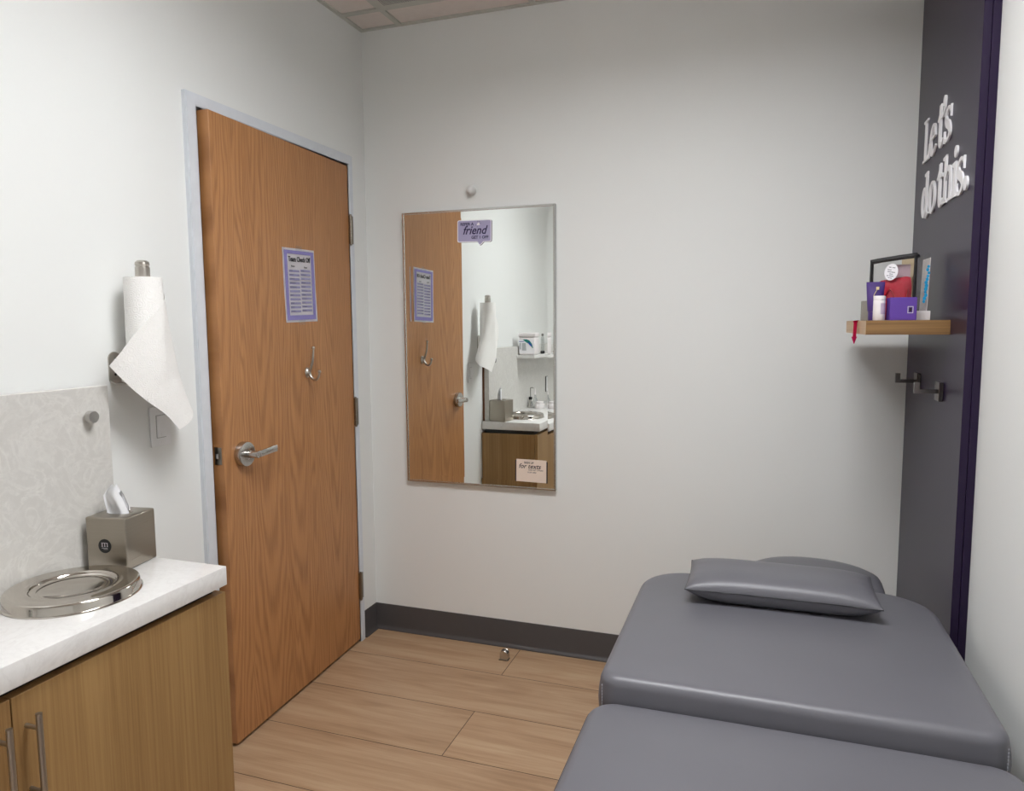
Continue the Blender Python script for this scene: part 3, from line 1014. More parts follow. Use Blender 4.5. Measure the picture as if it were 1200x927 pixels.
bmesh.ops.solidify(bm, geom=bm.faces[:], thickness=.0008)
obj('front_ply', bm, M_TISSUE, ts, 70)
bm = bmesh.new()
gv = []
for z, a, b, s in [(0, -.02, .026, .006), (.03, -.012, .026, .010), (.055, -.008, .018, .010), (.074, -.004, .010, .006)]:
    gv.append([bm.verts.new((a + (b - a) * t, s + .006 * sin(t * pi * 1.6 + 1), z + .003 * cos(t * 5))) for t in [i / 12 for i in range(13)]])
for a, b in zip(gv, gv[1:]):
    for i in range(12): bm.faces.new((a[i], a[i + 1], b[i + 1], b[i]))
bmesh.ops.solidify(bm, geom=bm.faces[:], thickness=.0008)
obj('rear_ply', bm, M_TISSUE, ts, 70)

# round stainless waste lid set on the counter
LX, LY, LR = .193, -1.722, .1445
wl = thing('waste_chute_lid', 'large round polished steel waste lid set on the white counter', 'waste lid', (LX, LY, CZ))
bm = bmesh.new()
lathe(bm, [(LR + .002, .0004), (LR + .0025, .0016), (LR - .001, .0030), (LR - .002, .0050), (LR - .003, .0195), (LR - .005, .0235), (LR - .009, .0255), (LR - .014, .0260), (LR - .036, .0240), (LR - .042, .0246), (LR - .046, .0262), (LR - .050, .0262), (LR - .054, .0236), (LR - .056, .0205)], n=128)
bm.faces.remove([f for f in bm.faces if len(f.verts) == 128 and f.calc_center_median().z > .01][0])
obj('rim', bm, M_LID, wl, 60)
fr = LR - .0555
bm = bmesh.new()
lathe(bm, [(fr, .0205), (fr - .004, .0175), (fr - .014, .0160), (fr - .016, .0172), (fr - .020, .0172), (fr - .024, .0155), (.03, .0105), (0, .0098)], n=96)
bm.faces.remove([f for f in bm.faces if len(f.verts) == 96][0])
obj('swing_flap', bm, M_LID, wl, 60)

# --- things that only the mirror shows, further along the left wall
ws = obj('wall_shelf', B(.0455, .178, -2.72, -2.030, 1.200, 1.224, bevel=.002), M_QUARTZ, None)
tag(ws, 'narrow white stone shelf above the counter, seen in the mirror', 'shelf')
tb = thing('wipes_tub', 'white square tub with a teal and blue label, on the stone shelf in the mirror', 'tub', (.112, -2.115, 1.2245))
obj('tub_body', B(-.062, .062, -.055, .055, 0, .128, bevel=.012, seg=3), M_WHITEP, tb, 40)
obj('lid', B(-.064, .064, -.057, .057, .130, .160, bevel=.006, seg=2), M_WHITEP, tb, 40)
lb = obj('label', B(-.058, .058, .055, .0556, .012, .112), M_PAPER, tb)
FT_ = frameM((0, .0556, 0), (-1, 0, 0), (0, 0, 1), (0, 1, 0))
def printed(name, polys, mat, par, F):
    bm = bmesh.new()
    for p in polys: prism(bm, p, 0, .0005, F)
    return obj(name, bm, mat, par)
sw_o = [(.030, .112), (.0, .113), (-.022, .104), (-.040, .080), (-.048, .050), (-.044, .048), (-.034, .064), (-.020, .078), (.002, .090), (.016, .100)]
printed('swoosh', [sw_o], M_TEAL, lb, FT_)
printed('blue_band', [[(.058, .099), (.020, .099), (.018, .095), (.058, .095)]], M_NAVY, lb, FT_)
printed('blue_wave', [[(-.008, .088), (-.034, .060), (-.040, .070), (-.020, .092)]], M_NAVY, lb, frameM((0, .0558, 0), (-1, 0, 0), (0, 0, 1), (0, 1, 0)))
printed('grey_text_block', [[(.055, .086), (.044, .086), (.044, .040), (.055, .040)], [(.036, .086), (.008, .086), (.004, .032), (.036, .032)]], M_GREYPRINT, lb, FT_)
bt = thing('pump_bottle', 'slim clear bottle with a black foot on the stone shelf in the mirror', 'bottle', (.160, -2.300, 1.2245))
obj('bottle_body', lathe(bmesh.new(), [(0, .022), (.014, .022), (.0145, .11), (.010, .125), (.007, .130), (0, .131)], n=24), M_CLEARBOT, bt, 40)
obj('foot', lathe(bmesh.new(), [(0, 0), (.016, 0), (.016, .021), (0, .021)], n=24), M_DARK, bt, 40)
obj('cap', lathe(bmesh.new(), [(0, .1315), (.009, .1315), (.009, .150), (0, .151)], n=24), M_GREYP, bt, 40)

dp = thing('soap_dispenser', 'slim dark metal dispenser standing behind the round steel lid, seen in the mirror', 'dispenser', (.068, -2.285, CZ))
obj('dispenser_body', lathe(bmesh.new(), [(0, .0005), (.028, .0005), (.027, .010), (.019, .022), (.014, .045), (.010, .060), (0, .062)], n=32), M_STEEL, dp, 40)
obj('collar', lathe(bmesh.new(), [(0, .058), (.012, .060), (.0145, .070), (.012, .080), (0, .082)], n=28), M_DARK, dp, 50)
bm = bmesh.new(); tube(bm, [(0, 0, .08), (0, 0, .150)], .0035, 10); tube(bm, catmull([(0, 0, .146), (.012, .004, .152), (.026, .008, .148)], 4), .003, 8)
obj('spout', bm, M_GREYP, dp, 50)
spb = thing('spray_bottle', 'clear cone-shaped dispenser bottle beside the dark dispenser, seen in the mirror', 'bottle', (.112, -2.262, CZ))
obj('bottle_body', lathe(bmesh.new(), [(0, .0006), (.026, .0006), (.027, .01), (.022, .05), (.008, .085), (.0065, .10), (0, .10)], n=28), M_CLEARBOT, spb, 40)
obj('nozzle', lathe(bmesh.new(), [(0, .1005), (.006, .1005), (.0035, .125), (.002, .150), (0, .151)], n=16), M_WHITEP, spb, 40)
jr = thing('cream_jar', 'squat white lidded jar beside the clear cone bottle, seen in the mirror', 'jar', (.152, -2.245, CZ))
obj('jar_body', lathe(bmesh.new(), [(0, .0006), (.033, .0006), (.036, .008), (.036, .032), (.033, .036), (0, .036)], n=36), M_WHITEP, jr, 40)
obj('lid', lathe(bmesh.new(), [(0, .0365), (.027, .0365), (.028, .040), (.028, .050), (.026, .052), (0, .052)], n=36), M_WHITEP, jr, 40)
ol = thing('power_outlet', 'white outlet plate on the backsplash beyond the white jar, seen in the mirror', 'outlet', (.0455, -2.80, .955))
obj('cover_plate', B(.004, .010, -.037, .037, -.06, .06, bevel=.002), M_SWITCH, ol)
obj('side_shade', B(0, .0039, -.040, .044, -.063, .063), M_DARK, ol)  # near-black rim: shade at the plate's side, put into the colour
for z in (-.02, .02): obj('socket', B(.010, .0115, -.014, .014, z - .012, z + .012, bevel=.001, seg=1), M_GREYPRINT, ol)

# ------------------------------------------------------------------ purple panel on the right wall
PXF = 2.219
pn = thing('accent_panel', 'tall glossy deep purple wall panel with raised white lettering', 'wall panel', (PXF, -.395, 0))
obj('board', B(0, .019, -.391, .390, .0005, RZ - .002, bevel=.001, seg=1), M_PURPLE, pn)
obj('backing_strip', B(.0192, RX - PXF - .0004, -.394, .390, .0005, RZ - .002), M_PURPLE, pn)

# raised serif letters; outlines in (s, z): s runs from the far end of the panel towards the room
def stroke(bm, pts, wd, sub=7):
    """flat stroke of varying width along a smooth path"""
    P = catmull([(a, b, 0) for a, b in pts], sub)
    W = catmull([(w * .86, 0, 0) for w in wd], sub)
    L, Rr = [], []
    for i in range(len(P)):
        d = (P[min(i + 1, len(P) - 1)] - P[max(i - 1, 0)]).normalized()
        n = Vector((-d.y, d.x, 0)); w = W[i].x / 2
        L.append((P[i] + n * w).to_2d()); Rr.append((P[i] - n * w).to_2d())
    dz = depth()
    a = [[bm.verts.new((*q, z)) for q in L] for z in dz]
    b = [[bm.verts.new((*q, z)) for q in Rr] for z in dz]
    for i in range(len(P) - 1):
        bm.faces.new((a[1][i], a[1][i + 1], b[1][i + 1], b[1][i]))
        bm.faces.new((a[0][i], b[0][i], b[0][i + 1], a[0][i + 1]))
        bm.faces.new((a[0][i], a[0][i + 1], a[1][i + 1], a[1][i]))
        bm.faces.new((b[0][i], b[1][i], b[1][i + 1], b[0][i + 1]))
    for i in (0, len(P) - 1):
        bm.faces.new((a[0][i], a[1][i], b[1][i], b[0][i]))
LT0 = .005
LK = [0]
def depth():
    # overlapping strokes of one letter differ by a hair in depth, so no two faces coincide
    LK[0] = (LK[0] + 1) % 7
    return (.0001 + .00006 * LK[0], LT0 + .00018 * LK[0])
def poly(bm, pts):
    a, b = depth()
    prism(bm, pts, a, b)
def ring2(bm, cx, cz, rx, rz, wx, wz, n=36):
    o = [(cx + rx * cos(2 * pi * i / n), cz + rz * sin(2 * pi * i / n)) for i in range(n)]
    q = [(cx + (rx - wx) * cos(2 * pi * i / n), cz + (rz - wz) * sin(2 * pi * i / n)) for i in range(n)]
    dz = depth()
    A = [[bm.verts.new((*p, z)) for p in o] for z in dz]
    Bv = [[bm.verts.new((*p, z)) for p in q] for z in dz]
    for i in range(n):
        j = (i + 1) % n
        bm.faces.new((A[1][i], A[1][j], Bv[1][j], Bv[1][i])); bm.faces.new((A[0][i], A[0][j], Bv[0][j], Bv[0][i]))
        bm.faces.new((A[0][i], A[0][j], A[1][j], A[1][i])); bm.faces.new((Bv[0][i], Bv[0][j], Bv[1][j], Bv[1][i]))
def blob(bm, cx, cz, r, n=24): poly(bm, [(cx + r * cos(2 * pi * i / n), cz + r * 1.0 * sin(2 * pi * i / n)) for i in range(n)])
def rec(bm, a, b, c, d): poly(bm, [(a, c), (b, c), (b, d), (a, d)])

def L_(bm, s, z):
    rec(bm, s + .018, s + .042, z, z + .136)
    poly(bm, [(s, z + .136), (s, z + .129), (s + .018, z + .124), (s + .042, z + .124), (s + .062, z + .129), (s + .062, z + .136)])
    poly(bm, [(s, z), (s + .092, z), (s + .099, z + .046), (s + .092, z + .046), (s + .078, z + .016), (s + .044, z + .009), (s, z + .008)])
def e_(bm, s, z, w=.094, h=.097):
    stroke(bm, [(s + w * .22, z + h * .56), (s + w * .80, z + h * .60)], [.009, .009], 3)
    stroke(bm, [(s + w * .80, z + h * .56), (s + w * .74, z + h * .84), (s + w * .52, z + h * .97), (s + w * .26, z + h * .82), (s + w * .15, z + h * .48), (s + w * .28, z + h * .16), (s + w * .58, z + h * .06), (s + w * .96, z + h * .26)], [.022, .020, .011, .022, .029, .026, .016, .006])
def t_(bm, s, z, h=.128):
    stroke(bm, [(s + .034, z + h), (s + .034, z + .03), (s + .044, z + .008), (s + .060, z + .006), (s + .078, z + .020)], [.026, .027, .024, .014, .006])
    poly(bm, [(s, z + .090), (s, z + .083), (s + .070, z + .085), (s + .070, z + .096), (s + .036, z + .096)])
    poly(bm, [(s + .004, z + .090), (s + .036, z + .090), (s + .042, z + h + .002)])
def apos(bm, s, z):
    blob(bm, s + .016, z + .128, .0155)
    stroke(bm, [(s + .024, z + .128), (s + .022, z + .106), (s + .006, z + .086)], [.016, .013, .004])
def s_(bm, s, z, w=.080, h=.097):
    stroke(bm, [(s + w * .94, z + h * .72), (s + w * .80, z + h * .92), (s + w * .48, z + h * .97), (s + w * .16, z + h * .80), (s + w * .30, z + h * .58), (s + w * .66, z + h * .44), (s + w * .84, z + h * .22), (s + w * .54, z + h * .04), (s + w * .20, z + h * .08), (s + w * .04, z + h * .30)], [.005, .011, .013, .021, .029, .030, .022, .013, .011, .005])
    poly(bm, [(s + w * .90, z + h), (s + w * .97, z + h), (s + w * .97, z + h * .64), (s + w * .90, z + h * .66)])
    poly(bm, [(s, z), (s + w * .07, z), (s + w * .10, z + h * .36), (s, z + h * .36)])
def d_(bm, s, z):
    ring2(bm, s + .040, z + .047, .040, .050, .022, .010)
    stroke(bm, [(s + .074, z + .140), (s + .074, z + .014), (s + .084, z + .004), (s + .108, z + .006)], [.027, .027, .020, .008])
    poly(bm, [(s + .044, z + .138), (s + .044, z + .130), (s + .064, z + .126), (s + .087, z + .142)])
def o_(bm, s, z): ring2(bm, s + .049, z + .047, .047, .051, .024, .009)
def h_(bm, s, z):
    rec(bm, s + .018, s + .041, z, z + .136)
    poly(bm, [(s, z + .136), (s, z + .129), (s + .018, z + .124), (s + .042, z + .140)])
    stroke(bm, [(s + .040, z + .068), (s + .058, z + .092), (s + .080, z + .092), (s + .094, z + .070), (s + .095, z)], [.008, .016, .022, .027, .027])
    rec(bm, s + .002, s + .056, z, z + .009); rec(bm, s + .070, s + .120, z, z + .009)
def i_(bm, s, z):
    rec(bm, s + .020, s + .044, z, z + .095)
    poly(bm, [(s + .002, z + .095), (s + .002, z + .088), (s + .020, z + .082), (s + .044, z + .098)])
    rec(bm, s + .002, s + .062, z, z + .009)
    blob(bm, s + .031, z + .125, .0165)
def per(bm, s, z): blob(bm, s + .021, z + .017, .019)
zb1, zb2 = 1.971, 1.790
word = [(L_, .139, zb1), (e_, .238, zb1 - .002), (t_, .345, zb1), (apos, .408, zb1), (s_, .438, zb1 - .002),
        (d_, .147, zb2), (o_, .258, zb2 - .001), (t_, .376, zb2), (h_, .446, zb2), (i_, .562, zb2), (s_, .614, zb2 - .002), (per, .694, zb2)]
LM = frameM((-.0002, .395, 0), (0, -1, 0), (0, 0, 1), (-1, 0, 0))
for fn, s, z in word:
    bm = bmesh.new()
    fn(bm, s, z)
    bmesh.ops.transform(bm, matrix=LM, verts=bm.verts[:])
    obj('letter', bm, M_LETTER, pn, 40)

# square hooks
def wall_hook(y, z, label):
    o = thing('wall_hook', label, 'hook', (PXF, y, z), group='square hooks on the purple panel')
    obj('mount_plate', B(-.0125, -.0004, -.0275, .0275, -.0275, .0275, bevel=.001, seg=1), M_PLATE, o)
    bm = bmesh.new()
    box(bm, -.072, -.0125, -.0065, .0065, -.006, .0055)
    box(bm, -.072, -.058, -.0065, .0065, .0055, .026)
    bmesh.ops.remove_doubles(bm, verts=bm.verts[:], dist=1e-5)
    obj('peg', bm, M_PLATE, o)
wall_hook(-.232, 1.247, 'square-plated metal hook on the purple panel, the one nearer the back wall')
wall_hook(-.548, 1.241, 'square-plated metal hook on the purple panel, the one farther from the back wall')

# floating shelf
SX, SZ0, SZ1, SY0, SY1 = 2.003, 1.408, 1.449, -.618, -.105
sh = thing('floating_shelf', 'small thick oak floating shelf fixed to the purple panel', 'shelf', (PXF, (SY0 + SY1) / 2, SZ0))
cyS = (SY0 + SY1) / 2
obj('shelf_board', B(SX - PXF + .0006, -.0006, SY0 - cyS, SY1 - cyS, 0, SZ1 - SZ0), M_SHELF, sh)
obj('front_edge', B(SX - PXF, SX - PXF + .0006, SY0 - cyS, SY1 - cyS, 0, SZ1 - SZ0), M_SHELF_FRONT, sh)
T = SZ1 + .0004

# --- shelf contents
# clear zip pouch with black trim
pw, pd, phh = .120, .050, .196
bg = thing('clear_pouch', 'clear zip pouch with black trim and an oval white sticker', 'pouch', (2.098, -.42, T), (0, 0, radians(-13)))
w = pw / 2
bm = bmesh.new()
for ys in (-pd / 2, pd / 2):
    vs = [[bm.verts.new((x * w, ys * (1 - .45 * (zz ** 2)) , zz * (phh - .006 + .007 * x))) for x in (-1, -.5, 0, .5, 1)] for zz in (0, .25, .5, .75, 1)]
    for j in range(4):
        for i in range(4): bm.faces.new((vs[j][i], vs[j][i + 1], vs[j + 1][i + 1], vs[j + 1][i]))
obj('clear_body', bm, M_CLEAR, bg, 60)
for ys in (-1, 1):
    for xs in (-1, 1):
        bm = bmesh.new()
        tube(bm, [(xs * w, ys * pd / 2 * (1 - .45 * (zz ** 2)), .003 + zz * (phh - .012 + .007 * xs)) for zz in (0, .25, .5, .75, 1)], .0036, 8)
        obj('side_trim', bm, M_DARK, bg, 60)
bm = bmesh.new()
a = [(-w - .004, .0, phh - .014), (-.03, -.001, phh - .009), (.02, 0, phh - .003), (w + .004, 0, phh + .001)]
tube(bm, a, [.0075, .0075, .0078, .0078], 10)
tube(bm, [(w, -.010, phh - .002), (w + .004, .012, phh)], .006, 8)
bmesh.ops.scale(bm, vec=(1, 1.4, 1), verts=bm.verts[:])
obj('zip_band', bm, M_DARK, bg, 60)
bm = bmesh.new()
el = [(.0185 * cos(2 * pi * i / 40), .0255 * sin(2 * pi * i / 40)) for i in range(40)]
SF = frameM((-.004, -pd / 2 * .72 - .0022, .148), (cos(.18), 0, -sin(.18)), (sin(.18), 0, cos(.18)), (0, -1, 0))
prism(bm, el, 0, .0006, SF)
stk = obj('oval_sticker', bm, M_PAPER, bg)
bm = bmesh.new()
random.seed(3)
for z, segs in ((.014, [(-.009, -.003), (.001, .008)]), (.006, [(-.011, -.002)]), (.0, [(-.010, -.003), (-.001, .010)]), (-.006, [(-.004, .001), (.002, .005)]), (-.012, [(-.010, -.005), (-.003, .009)]), (-.018, [(-.005, .0), (.001, .005)])):
    for p, q in segs:
        x = p
        while x < q:
            d_w = random.uniform(.0008, .0016)
            prism(bm, [(x, z - .0011), (x + d_w, z - .0011), (x + d_w, z + .0011), (x, z + .0011)], .0006, .0009, SF)
            x += d_w + .0005
obj('sticker_text', bm, M_BLACK, stk)

# red pouch inside
rp = thing('red_pouch', 'red woven pouch packed inside the clear bag', 'pouch', (2.100, -.421, T + .001), (0, 0, radians(-13)))
bm = bmesh.new()
NU, NW = 16, 14
def rpt(u, v, s):
    top = .135 - .014 * (1 - u) * .5 - .010 * max(0, abs(u) - .75) * 4 * .5
    th = .0125 * max(0, (1 - abs(u) ** 4)) ** .5 * max(0.0, 1 - (2 * v - 1) ** 6) ** .5
    return (u * (.050 if v < .8 else .050 - .004 * (v - .8) * 5), s * (th * (1 + .22 * sin(u * 9 + v * 4))), v * top)
for s in (-1, 1):
    g_ = [[bm.verts.new(rpt(-1 + 2 * i / NU, j / NW, s)) for i in range(NU + 1)] for j in range(NW + 1)]
    for j in range(NW):
        for i in range(NU): bm.faces.new((g_[j][i], g_[j][i + 1], g_[j + 1][i + 1], g_[j + 1][i]))
bmesh.ops.remove_doubles(bm, verts=bm.verts[:], dist=.0002)
obj('pouch_body', bm, M_RED, rp, 80)
bm = bmesh.new()
tube(bm, catmull([(-.030, -.0155, .012), (-.026, -.0165, .06), (-.012, -.0165, .092), (0, -.0165, .085), (.006, -.0165, .05), (.004, -.0155, .012)], 6), .0028, 8)
tube(bm, catmull([(.030, -.0155, .012), (.034, -.0165, .05), (.040, -.015, .095)], 6), .0032, 8)
pc = obj('pouch_cord', bm, plain('deep_red_cord', srgb(170, 4, 26), .4), rp, 60)
ic = obj('insert_card', B(.008, .048, -.0006, .0006, .001, .172), M_PINKCARD, None, loc=(2.100, -.402, T), rot=(0, 0, radians(-13)))
tag(ic, 'mauve paper card standing behind the red pouch in the clear bag', 'card')
bc = obj('sample_card', B(-.018, .018, -.001, .001, 0, .206, bevel=.0004, seg=1), M_BEIGE, None, loc=(2.150, -.350, T), rot=(0, 0, radians(-13)))
tag(bc, 'beige card peeking up behind the zip of the clear bag', 'card')

# purple squeeze tube, standing on its cap
tu = thing('squeeze_tube', 'violet squeeze tube standing on its cap at the shelf front', 'tube', (2.040, -.500, T), (0, 0, radians(3)))
bm = bmesh.new()
rings = []
for z, a, b in ((.026, .0185, .0165), (.030, .0205, .0175), (.06, .0225, .0145), (.09, .0245, .0080), (.106, .0255, .0022), (.116, .0257, .0011)):
    rings.append([bm.verts.new((a * cos(2 * pi * i / 28), b * sin(2 * pi * i / 28), z)) for i in range(28)])
for a, b in zip(rings, rings[1:]):
    for i in range(28): bm.faces.new((a[i], a[(i + 1) % 28], b[(i + 1) % 28], b[i]))
bm.faces.new(rings[0]); bm.faces.new(rings[-1])
obj('tube_body', bm, M_TUBE, tu, 50)
bm = bmesh.new(); lathe(bm, [(0, 0), (.0175, 0), (.0185, .002), (.0185, .025), (0, .0255)], n=28)
obj('cap', bm, M_TUBE, tu, 40)
bm = bmesh.new()
tube(bm, catmull([(.0035, -.0098, .100), (.001, -.0115, .090), (-.0055, -.0140, .078), (-.007, -.0150, .068), (.0, -.0160, .062), (.005, -.0158, .066)], 6), .0009, 6)
box(bm, .000, .0080, -.0105, -.0080, .092, .101)
obj('logo_mark', bm, M_GOLD, tu, 60)

# small white bottle
wb = thing('lotion_bottle', 'small white cylindrical bottle in front of the violet tube', 'bottle', (2.0445, -.556, T))
obj('bottle_body', lathe(bmesh.new(), [(0, 0), (.0155, 0), (.0165, .0015), (.0165, .058), (.0160, .0592), (0, .0592)], n=36), M_WHITEP, wb, 40)
obj('cap', lathe(bmesh.new(), [(0, .0596), (.0163, .0596), (.0165, .061), (.0165, .070), (.0150, .0722), (0, .0725)], n=36), M_WHITEP, wb, 40)
bm = bmesh.new()
R_ = .0167
vv = [[bm.verts.new((R_ * cos(radians(a)), R_ * sin(radians(a)), z)) for a in range(-85, -24, 5)] for z in (.018, .050)]
for i in range(len(vv[0]) - 1): bm.faces.new((vv[0][i], vv[0][i + 1], vv[1][i + 1], vv[1][i]))
obj('printed_label', bm, plain('lilac_label', srgb(196, 178, 200), .5), wb, 60)

# purple carton
pb = thing('purple_box', 'square purple carton with a small silver window mark', 'box', (2.1025, -.560, T), (0, 0, radians(2)))
obj('carton', B(-.035, .035, -.026, .026, 0, .066, bevel=.0008, seg=1), M_BOXP, pb)
bm = bmesh.new()
for a in ((.011, .026, .038, .040), (.011, .026, .020, .022), (.011, .013, .022, .038), (.024, .026, .022, .038)):
    box(bm, a[0], a[1], -.0264, -.0259, a[2] , a[3])
mk = obj('window_mark', bm, M_SILVERP, pb)
obj('window_mark_centre', B(.015, .022, -.0264, -.0259, .024, .036), M_AUB, mk)

wbx = tag(obj('white_box', B(-.019, .019, -.02, .02, 0, .027, bevel=.0008, seg=1), M_WHITEP, None, loc=(2.163, -.520, T)), 'tiny white carton between the purple carton and the panel', 'box')
gbx = tag(obj('grey_box', B(-.009, .009, -.012, .012, 0, .062, bevel=.0008, seg=1), M_GREYCARD, None, loc=(2.0245, -.395, T)), 'narrow grey-green carton behind the violet tube', 'box')

# clear packet with turquoise print, leaning at the panel
pk = thing('clear_packet', 'tall clear packet with turquoise print leaning by the panel', 'packet', (2.1755, -.43, T), (radians(0), radians(1.5), radians(2)))
bm = bmesh.new(); box(bm, -.0055, .0055, -.045, .045, .0, .200, bevel=.002)
obj('clear_sleeve', bm, M_CLEAR, pk)
bm = bmesh.new()
random.seed(11)
pts = [(random.uniform(-.003, .003), -.0455, .055 + .0095 * i) for i in range(12)]
for i, (x, y, z) in enumerate(pts):
    x += -.003 + .0006 * i
    s = random.uniform(.0036, .0052)
    prism(bm, [(x + s * cos(2 * pi * k / 7), z + s * 1.25 * sin(2 * pi * k / 7)) for k in range(7)], 0, .001, frameM((0, -.0462, 0), (1, 0, 0), (0, 0, 1), (0, 1, 0)))
obj('turquoise_print', bm, M_BLUE, pk)
bm = bmesh.new(); box(bm, .0058, .0068, -.046, .045, 0, .186)
obj('sleeve_edge', bm, M_WHITEP, pk)

# pink ribbon tag over the shelf front
pt = thing('pink_tag', 'hot pink ribbon tag hanging over the front edge of the oak shelf', 'tag', (SX, -.43, SZ1))
bm = bmesh.new()
path = [(.022, 0, .0002), (.004, 0, .0006), (-.0022, 0, .0006), (-.0030, -.001, -.012), (-.0040, -.002, -.034), (-.0048, -.003, -.052)]
P = catmull(path, 5)
n_ = Vector((.42, -.9, 0)).normalized()
rowsP = []
for i, q in enumerate(P):
    t = i / (len(P) - 1)
    wd = .022 if t < .5 else .015
    dd = Vector((0, 1, 0)) if t < .4 else Vector((.75, .66, 0)).normalized()
    rowsP.append([bm.verts.new(q - dd * wd * .5 - Vector((.004 * (t > .4), 0, 0))), bm.verts.new(q + dd * wd * .5 - Vector((.004 * (t > .4), 0, 0)))])
for a, b in zip(rowsP, rowsP[1:]): bm.faces.new((a[0], a[1], b[1], b[0]))
bmesh.ops.solidify(bm, geom=bm.faces[:], thickness=.0012)
obj('ribbon', bm, M_PINK, pt, 50)
bm = bmesh.new()
prism(bm, [(-.011, .008), (.011, .008), (0, -.014)], -.0012, .0012, frameM((-.0092, -.003, -.058), (.75, .66, 0), (0, 0, 1), (.66, -.75, 0)))
obj('arrow_end', bm, M_PINK, pt)

# ------------------------------------------------------------------ treatment table
tbl = thing('treatment_table', 'grey vinyl padded treatment table along the right wall', 'treatment table', (1.79, -1.40, 0))
OX, OY = 1.79, -1.40
def seam_loop(x0, x1, y0, y1, z, rad, r=.0016):
    bm = bmesh.new()
    tube(bm, [(x, y, z) for x, y in rrect(x0, x1, y0, y1, rad, 10, 8)], r, 6, closed=True)
    return bm
# raised back section
x0, x1, y0, y1 = 1.384 - OX, 2.196 - OX, -1.404 - OY, -.635 - OY
rd = (.045, .045, .150, .150)
bm = slab(bmesh.new(), x0, x1, y0, y1, .520, .652, rd, .024, .004, bulge=.004)
back = obj('back_cushion', bm, M_VINYL, tbl, 60)
obj('seam', seam_loop(x0 - .0005, x1 + .0005, y0 - .0005, y1 + .0005, .548, rd), M_SEAM, back, 60)
for sx, cxx in ((1, x1 - .012), (-1, x0 + .012)):
    bm = bmesh.new()
    for i in range(11):
        z = .556 + i * .0072
        box(bm, cxx - .0007, cxx + .0007, y0 - .0010 + .0, y0 + .003, z, z + .0042)
    obj('corner_stitching', bm, M_STITCH, back)
# lower leg section
x0, x1, y0, y1 = 1.376 - OX, 2.204 - OX, -2.36 - OY, -1.409 - OY
rd = (.11, .11, .055, .065)
bm = slab(bmesh.new(), x0, x1, y0, y1,   .470, .604, rd, .024, .018, bulge=.004)
leg = obj('leg_cushion', bm, M_VINYL, tbl, 60)
obj('seam', seam_loop(x0 + .0035, x1 - .0035, y0 + .0035, y1 - .0035, .5915, rd), M_SEAM, leg, 60)
# head rest: D-shaped pad
hx, hy0, hy1, hr = 1.892 - OX, -.648 - OY, -.335 - OY, .205
oD = []
for a in range(0, 181, 9): oD.append((hx + hr * cos(radians(a)), hy1 - hr * .78 + hr * .78 * sin(radians(a))))
oD += [(hx - hr * .97, hy0 + .02), (hx - hr * .9, hy0)] + [(hx - hr * .9 + hr * 1.8 * i / 6, hy0) for i in range(1, 6)] + [(hx + hr * .9, hy0), (hx + hr * .97, hy0 + .02)]
cxm, cym = hx, (hy0 + hy1) / 2
bm = bmesh.new()
lv = [(.97, .560), (1.0, .570), (1.0, .612), (.985, .628), (.95, .640), (.86, .648), (.7, .653), (.45, .656), (.15, .658)]
rg = [[bm.verts.new((cxm + (x - cxm) * s, cym + (y - cym) * s, z)) for x, y in oD] for s, z in lv]
for a, b in zip(rg, rg[1:]):
    for i in range(len(oD)): bm.faces.new((a[i], a[(i + 1) % len(oD)], b[(i + 1) % len(oD)], b[i]))
bm.faces.new(rg[0]); bm.faces.new(rg[-1])
hp = obj('headrest', bm, M_VINYL, tbl, 60)
bm = bmesh.new(); tube(bm, [(cxm + (x - cxm) * 1.002, cym + (y - cym) * 1.002, .613) for x, y in oD], .0018, 6, closed=True)
obj('seam', bm, M_STITCH, hp, 60)
# base frame under the cushions
M_FRAMEB = plain('powder_coated_table_frame', srgb(196, 194, 190), .4)
obj('cushion_board', B(-.36, .36, -.90, .70, .445, .468), M_DARK, tbl)
bm = bmesh.new(); box(bm, -.33, .33, .06, .70, .4685, .5195); obj('back_support', bm, M_FRAMEB, tbl)
bm = bmesh.new(); box(bm, -.08, .25, .62, 1.0, .530, .556); obj('headrest_bracket', bm, M_FRAMEB, tbl)
obj('pedestal', B(-.20, .20, -.55, .35, .075, .444, bevel=.02, seg=3), M_FRAMEB, tbl, 40)
obj('foot_plate', B(-.32, .32, -.80, .60, .012, .075, bevel=.02, seg=3), M_FRAMEB, tbl, 40)
for sx in (-.28, .28):
    for sy in (-.74, .54):
        obj('levelling_foot', lathe(bmesh.new(), [(0, 0), (.03, 0), (.03, .006), (.012, .013), (0, .013)], (sx, sy, 0), 20), M_DARK, tbl, 40)

# pillow on the back section
pl = thing('pillow', 'small flat grey vinyl pillow lying on the raised table section', 'pillow', (1.782, -.805, .7025), (0, 0, radians(.4)))
A_, B_ = .252, .118
NU, NV = 44, 24
def ppt(u, v, s):
    pinch = .022
    x = A_ * u * (1 - pinch * (1 - v * v) * abs(u) ** 3)
    y = B_ * v * (1 - .055 * (1 - u * u) * abs(v) ** 3 * 1.0)
    f = (max(0, 1 - abs(u) ** 5.0) ** .50) * (max(0, 1 - abs(v) ** 3.2) ** .55)
    wr = .0022 * sin(34 * v + 9 * u * u) * max(0, abs(u) - .78) * 4 * (1 - abs(u)) * 4
    wr += .0014 * sin(46 * u) * max(0, -v - .55) * 2.2 * (1 - abs(v)) * 4
    z = (.040 * f + wr) if s > 0 else -max(0, .0445 * min(1, f * 1.25))
    zc = .004 * v                               # seam line dips towards the room
    return (x, y, z + zc * (1 - f))
bm = bmesh.new()
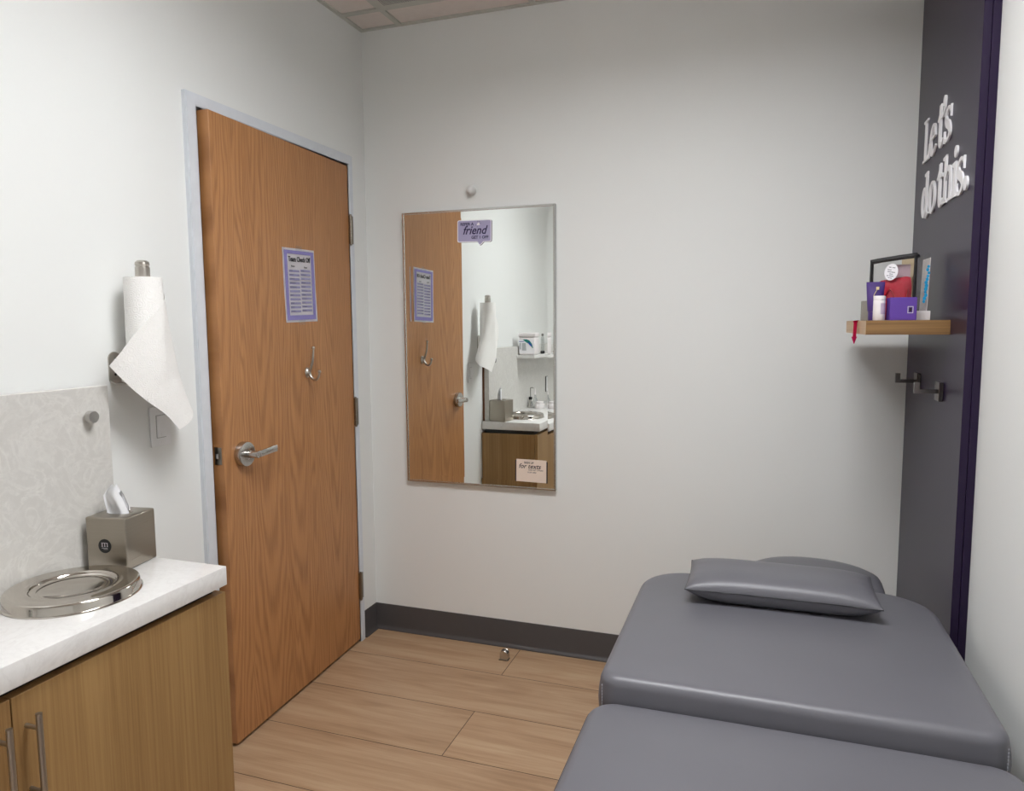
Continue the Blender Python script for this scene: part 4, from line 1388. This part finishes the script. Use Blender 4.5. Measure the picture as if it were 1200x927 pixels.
for s in (-1, 1):
    g_ = []
    for j in range(NV + 1):
        v = sin(pi / 2 * (-1 + 2 * j / NV))
        g_.append([bm.verts.new(ppt(sin(pi / 2 * (-1 + 2 * i / NU)), v, s)) for i in range(NU + 1)])
    for j in range(NV):
        for i in range(NU): bm.faces.new((g_[j][i], g_[j][i + 1], g_[j + 1][i + 1], g_[j + 1][i]))
bmesh.ops.remove_doubles(bm, verts=bm.verts[:], dist=.0004)
pb_ = obj('pillow_cover', bm, M_VINYL, pl, 80)
bm = bmesh.new()
lp_ = [ppt(-1 + 2 * i / 30, -1, 1) for i in range(30)] + [ppt(1, -1 + 2 * i / 16, 1) for i in range(16)] + [ppt(1 - 2 * i / 30, 1, 1) for i in range(30)] + [ppt(-1, 1 - 2 * i / 16, 1) for i in range(16)]
tube(bm, lp_, .0016, 6, closed=True)
obj('piping', bm, M_PIPING, pl, 60)

# ------------------------------------------------------------------ world, camera, colour
w = bpy.data.worlds.new('dim_surroundings')
SC.world = w
w.use_nodes = True
w.node_tree.nodes['Background'].inputs[0].default_value = (.05, .05, .055, 1)
w.node_tree.nodes['Background'].inputs[1].default_value = .3

cam = bpy.data.cameras.new('camera')
cam.sensor_fit = 'HORIZONTAL'
cam.sensor_width = 36
cam.lens = 841.81 / 1200 * 36
cam.clip_start = .02
co = link(bpy.data.objects.new('camera', cam))
yaw, pitch, roll = .3342, .0986, -.0071
f = Vector((-sin(yaw) * cos(pitch), cos(yaw) * cos(pitch), -sin(pitch)))
r = Vector((cos(yaw), sin(yaw), 0))
u = r.cross(f)
r2 = cos(roll) * r + sin(roll) * u
u2 = -sin(roll) * r + cos(roll) * u
co.matrix_world = Matrix(((r2.x, u2.x, -f.x, 1.7179), (r2.y, u2.y, -f.y, -2.9373), (r2.z, u2.z, -f.z, 1.4451), (0, 0, 0, 1)))
SC.camera = co

vs = SC.view_settings
vs.view_transform = 'Standard'
vs.look = 'None'
vs.exposure = 0.0
vs.gamma = 1.0
vs.use_curve_mapping = False
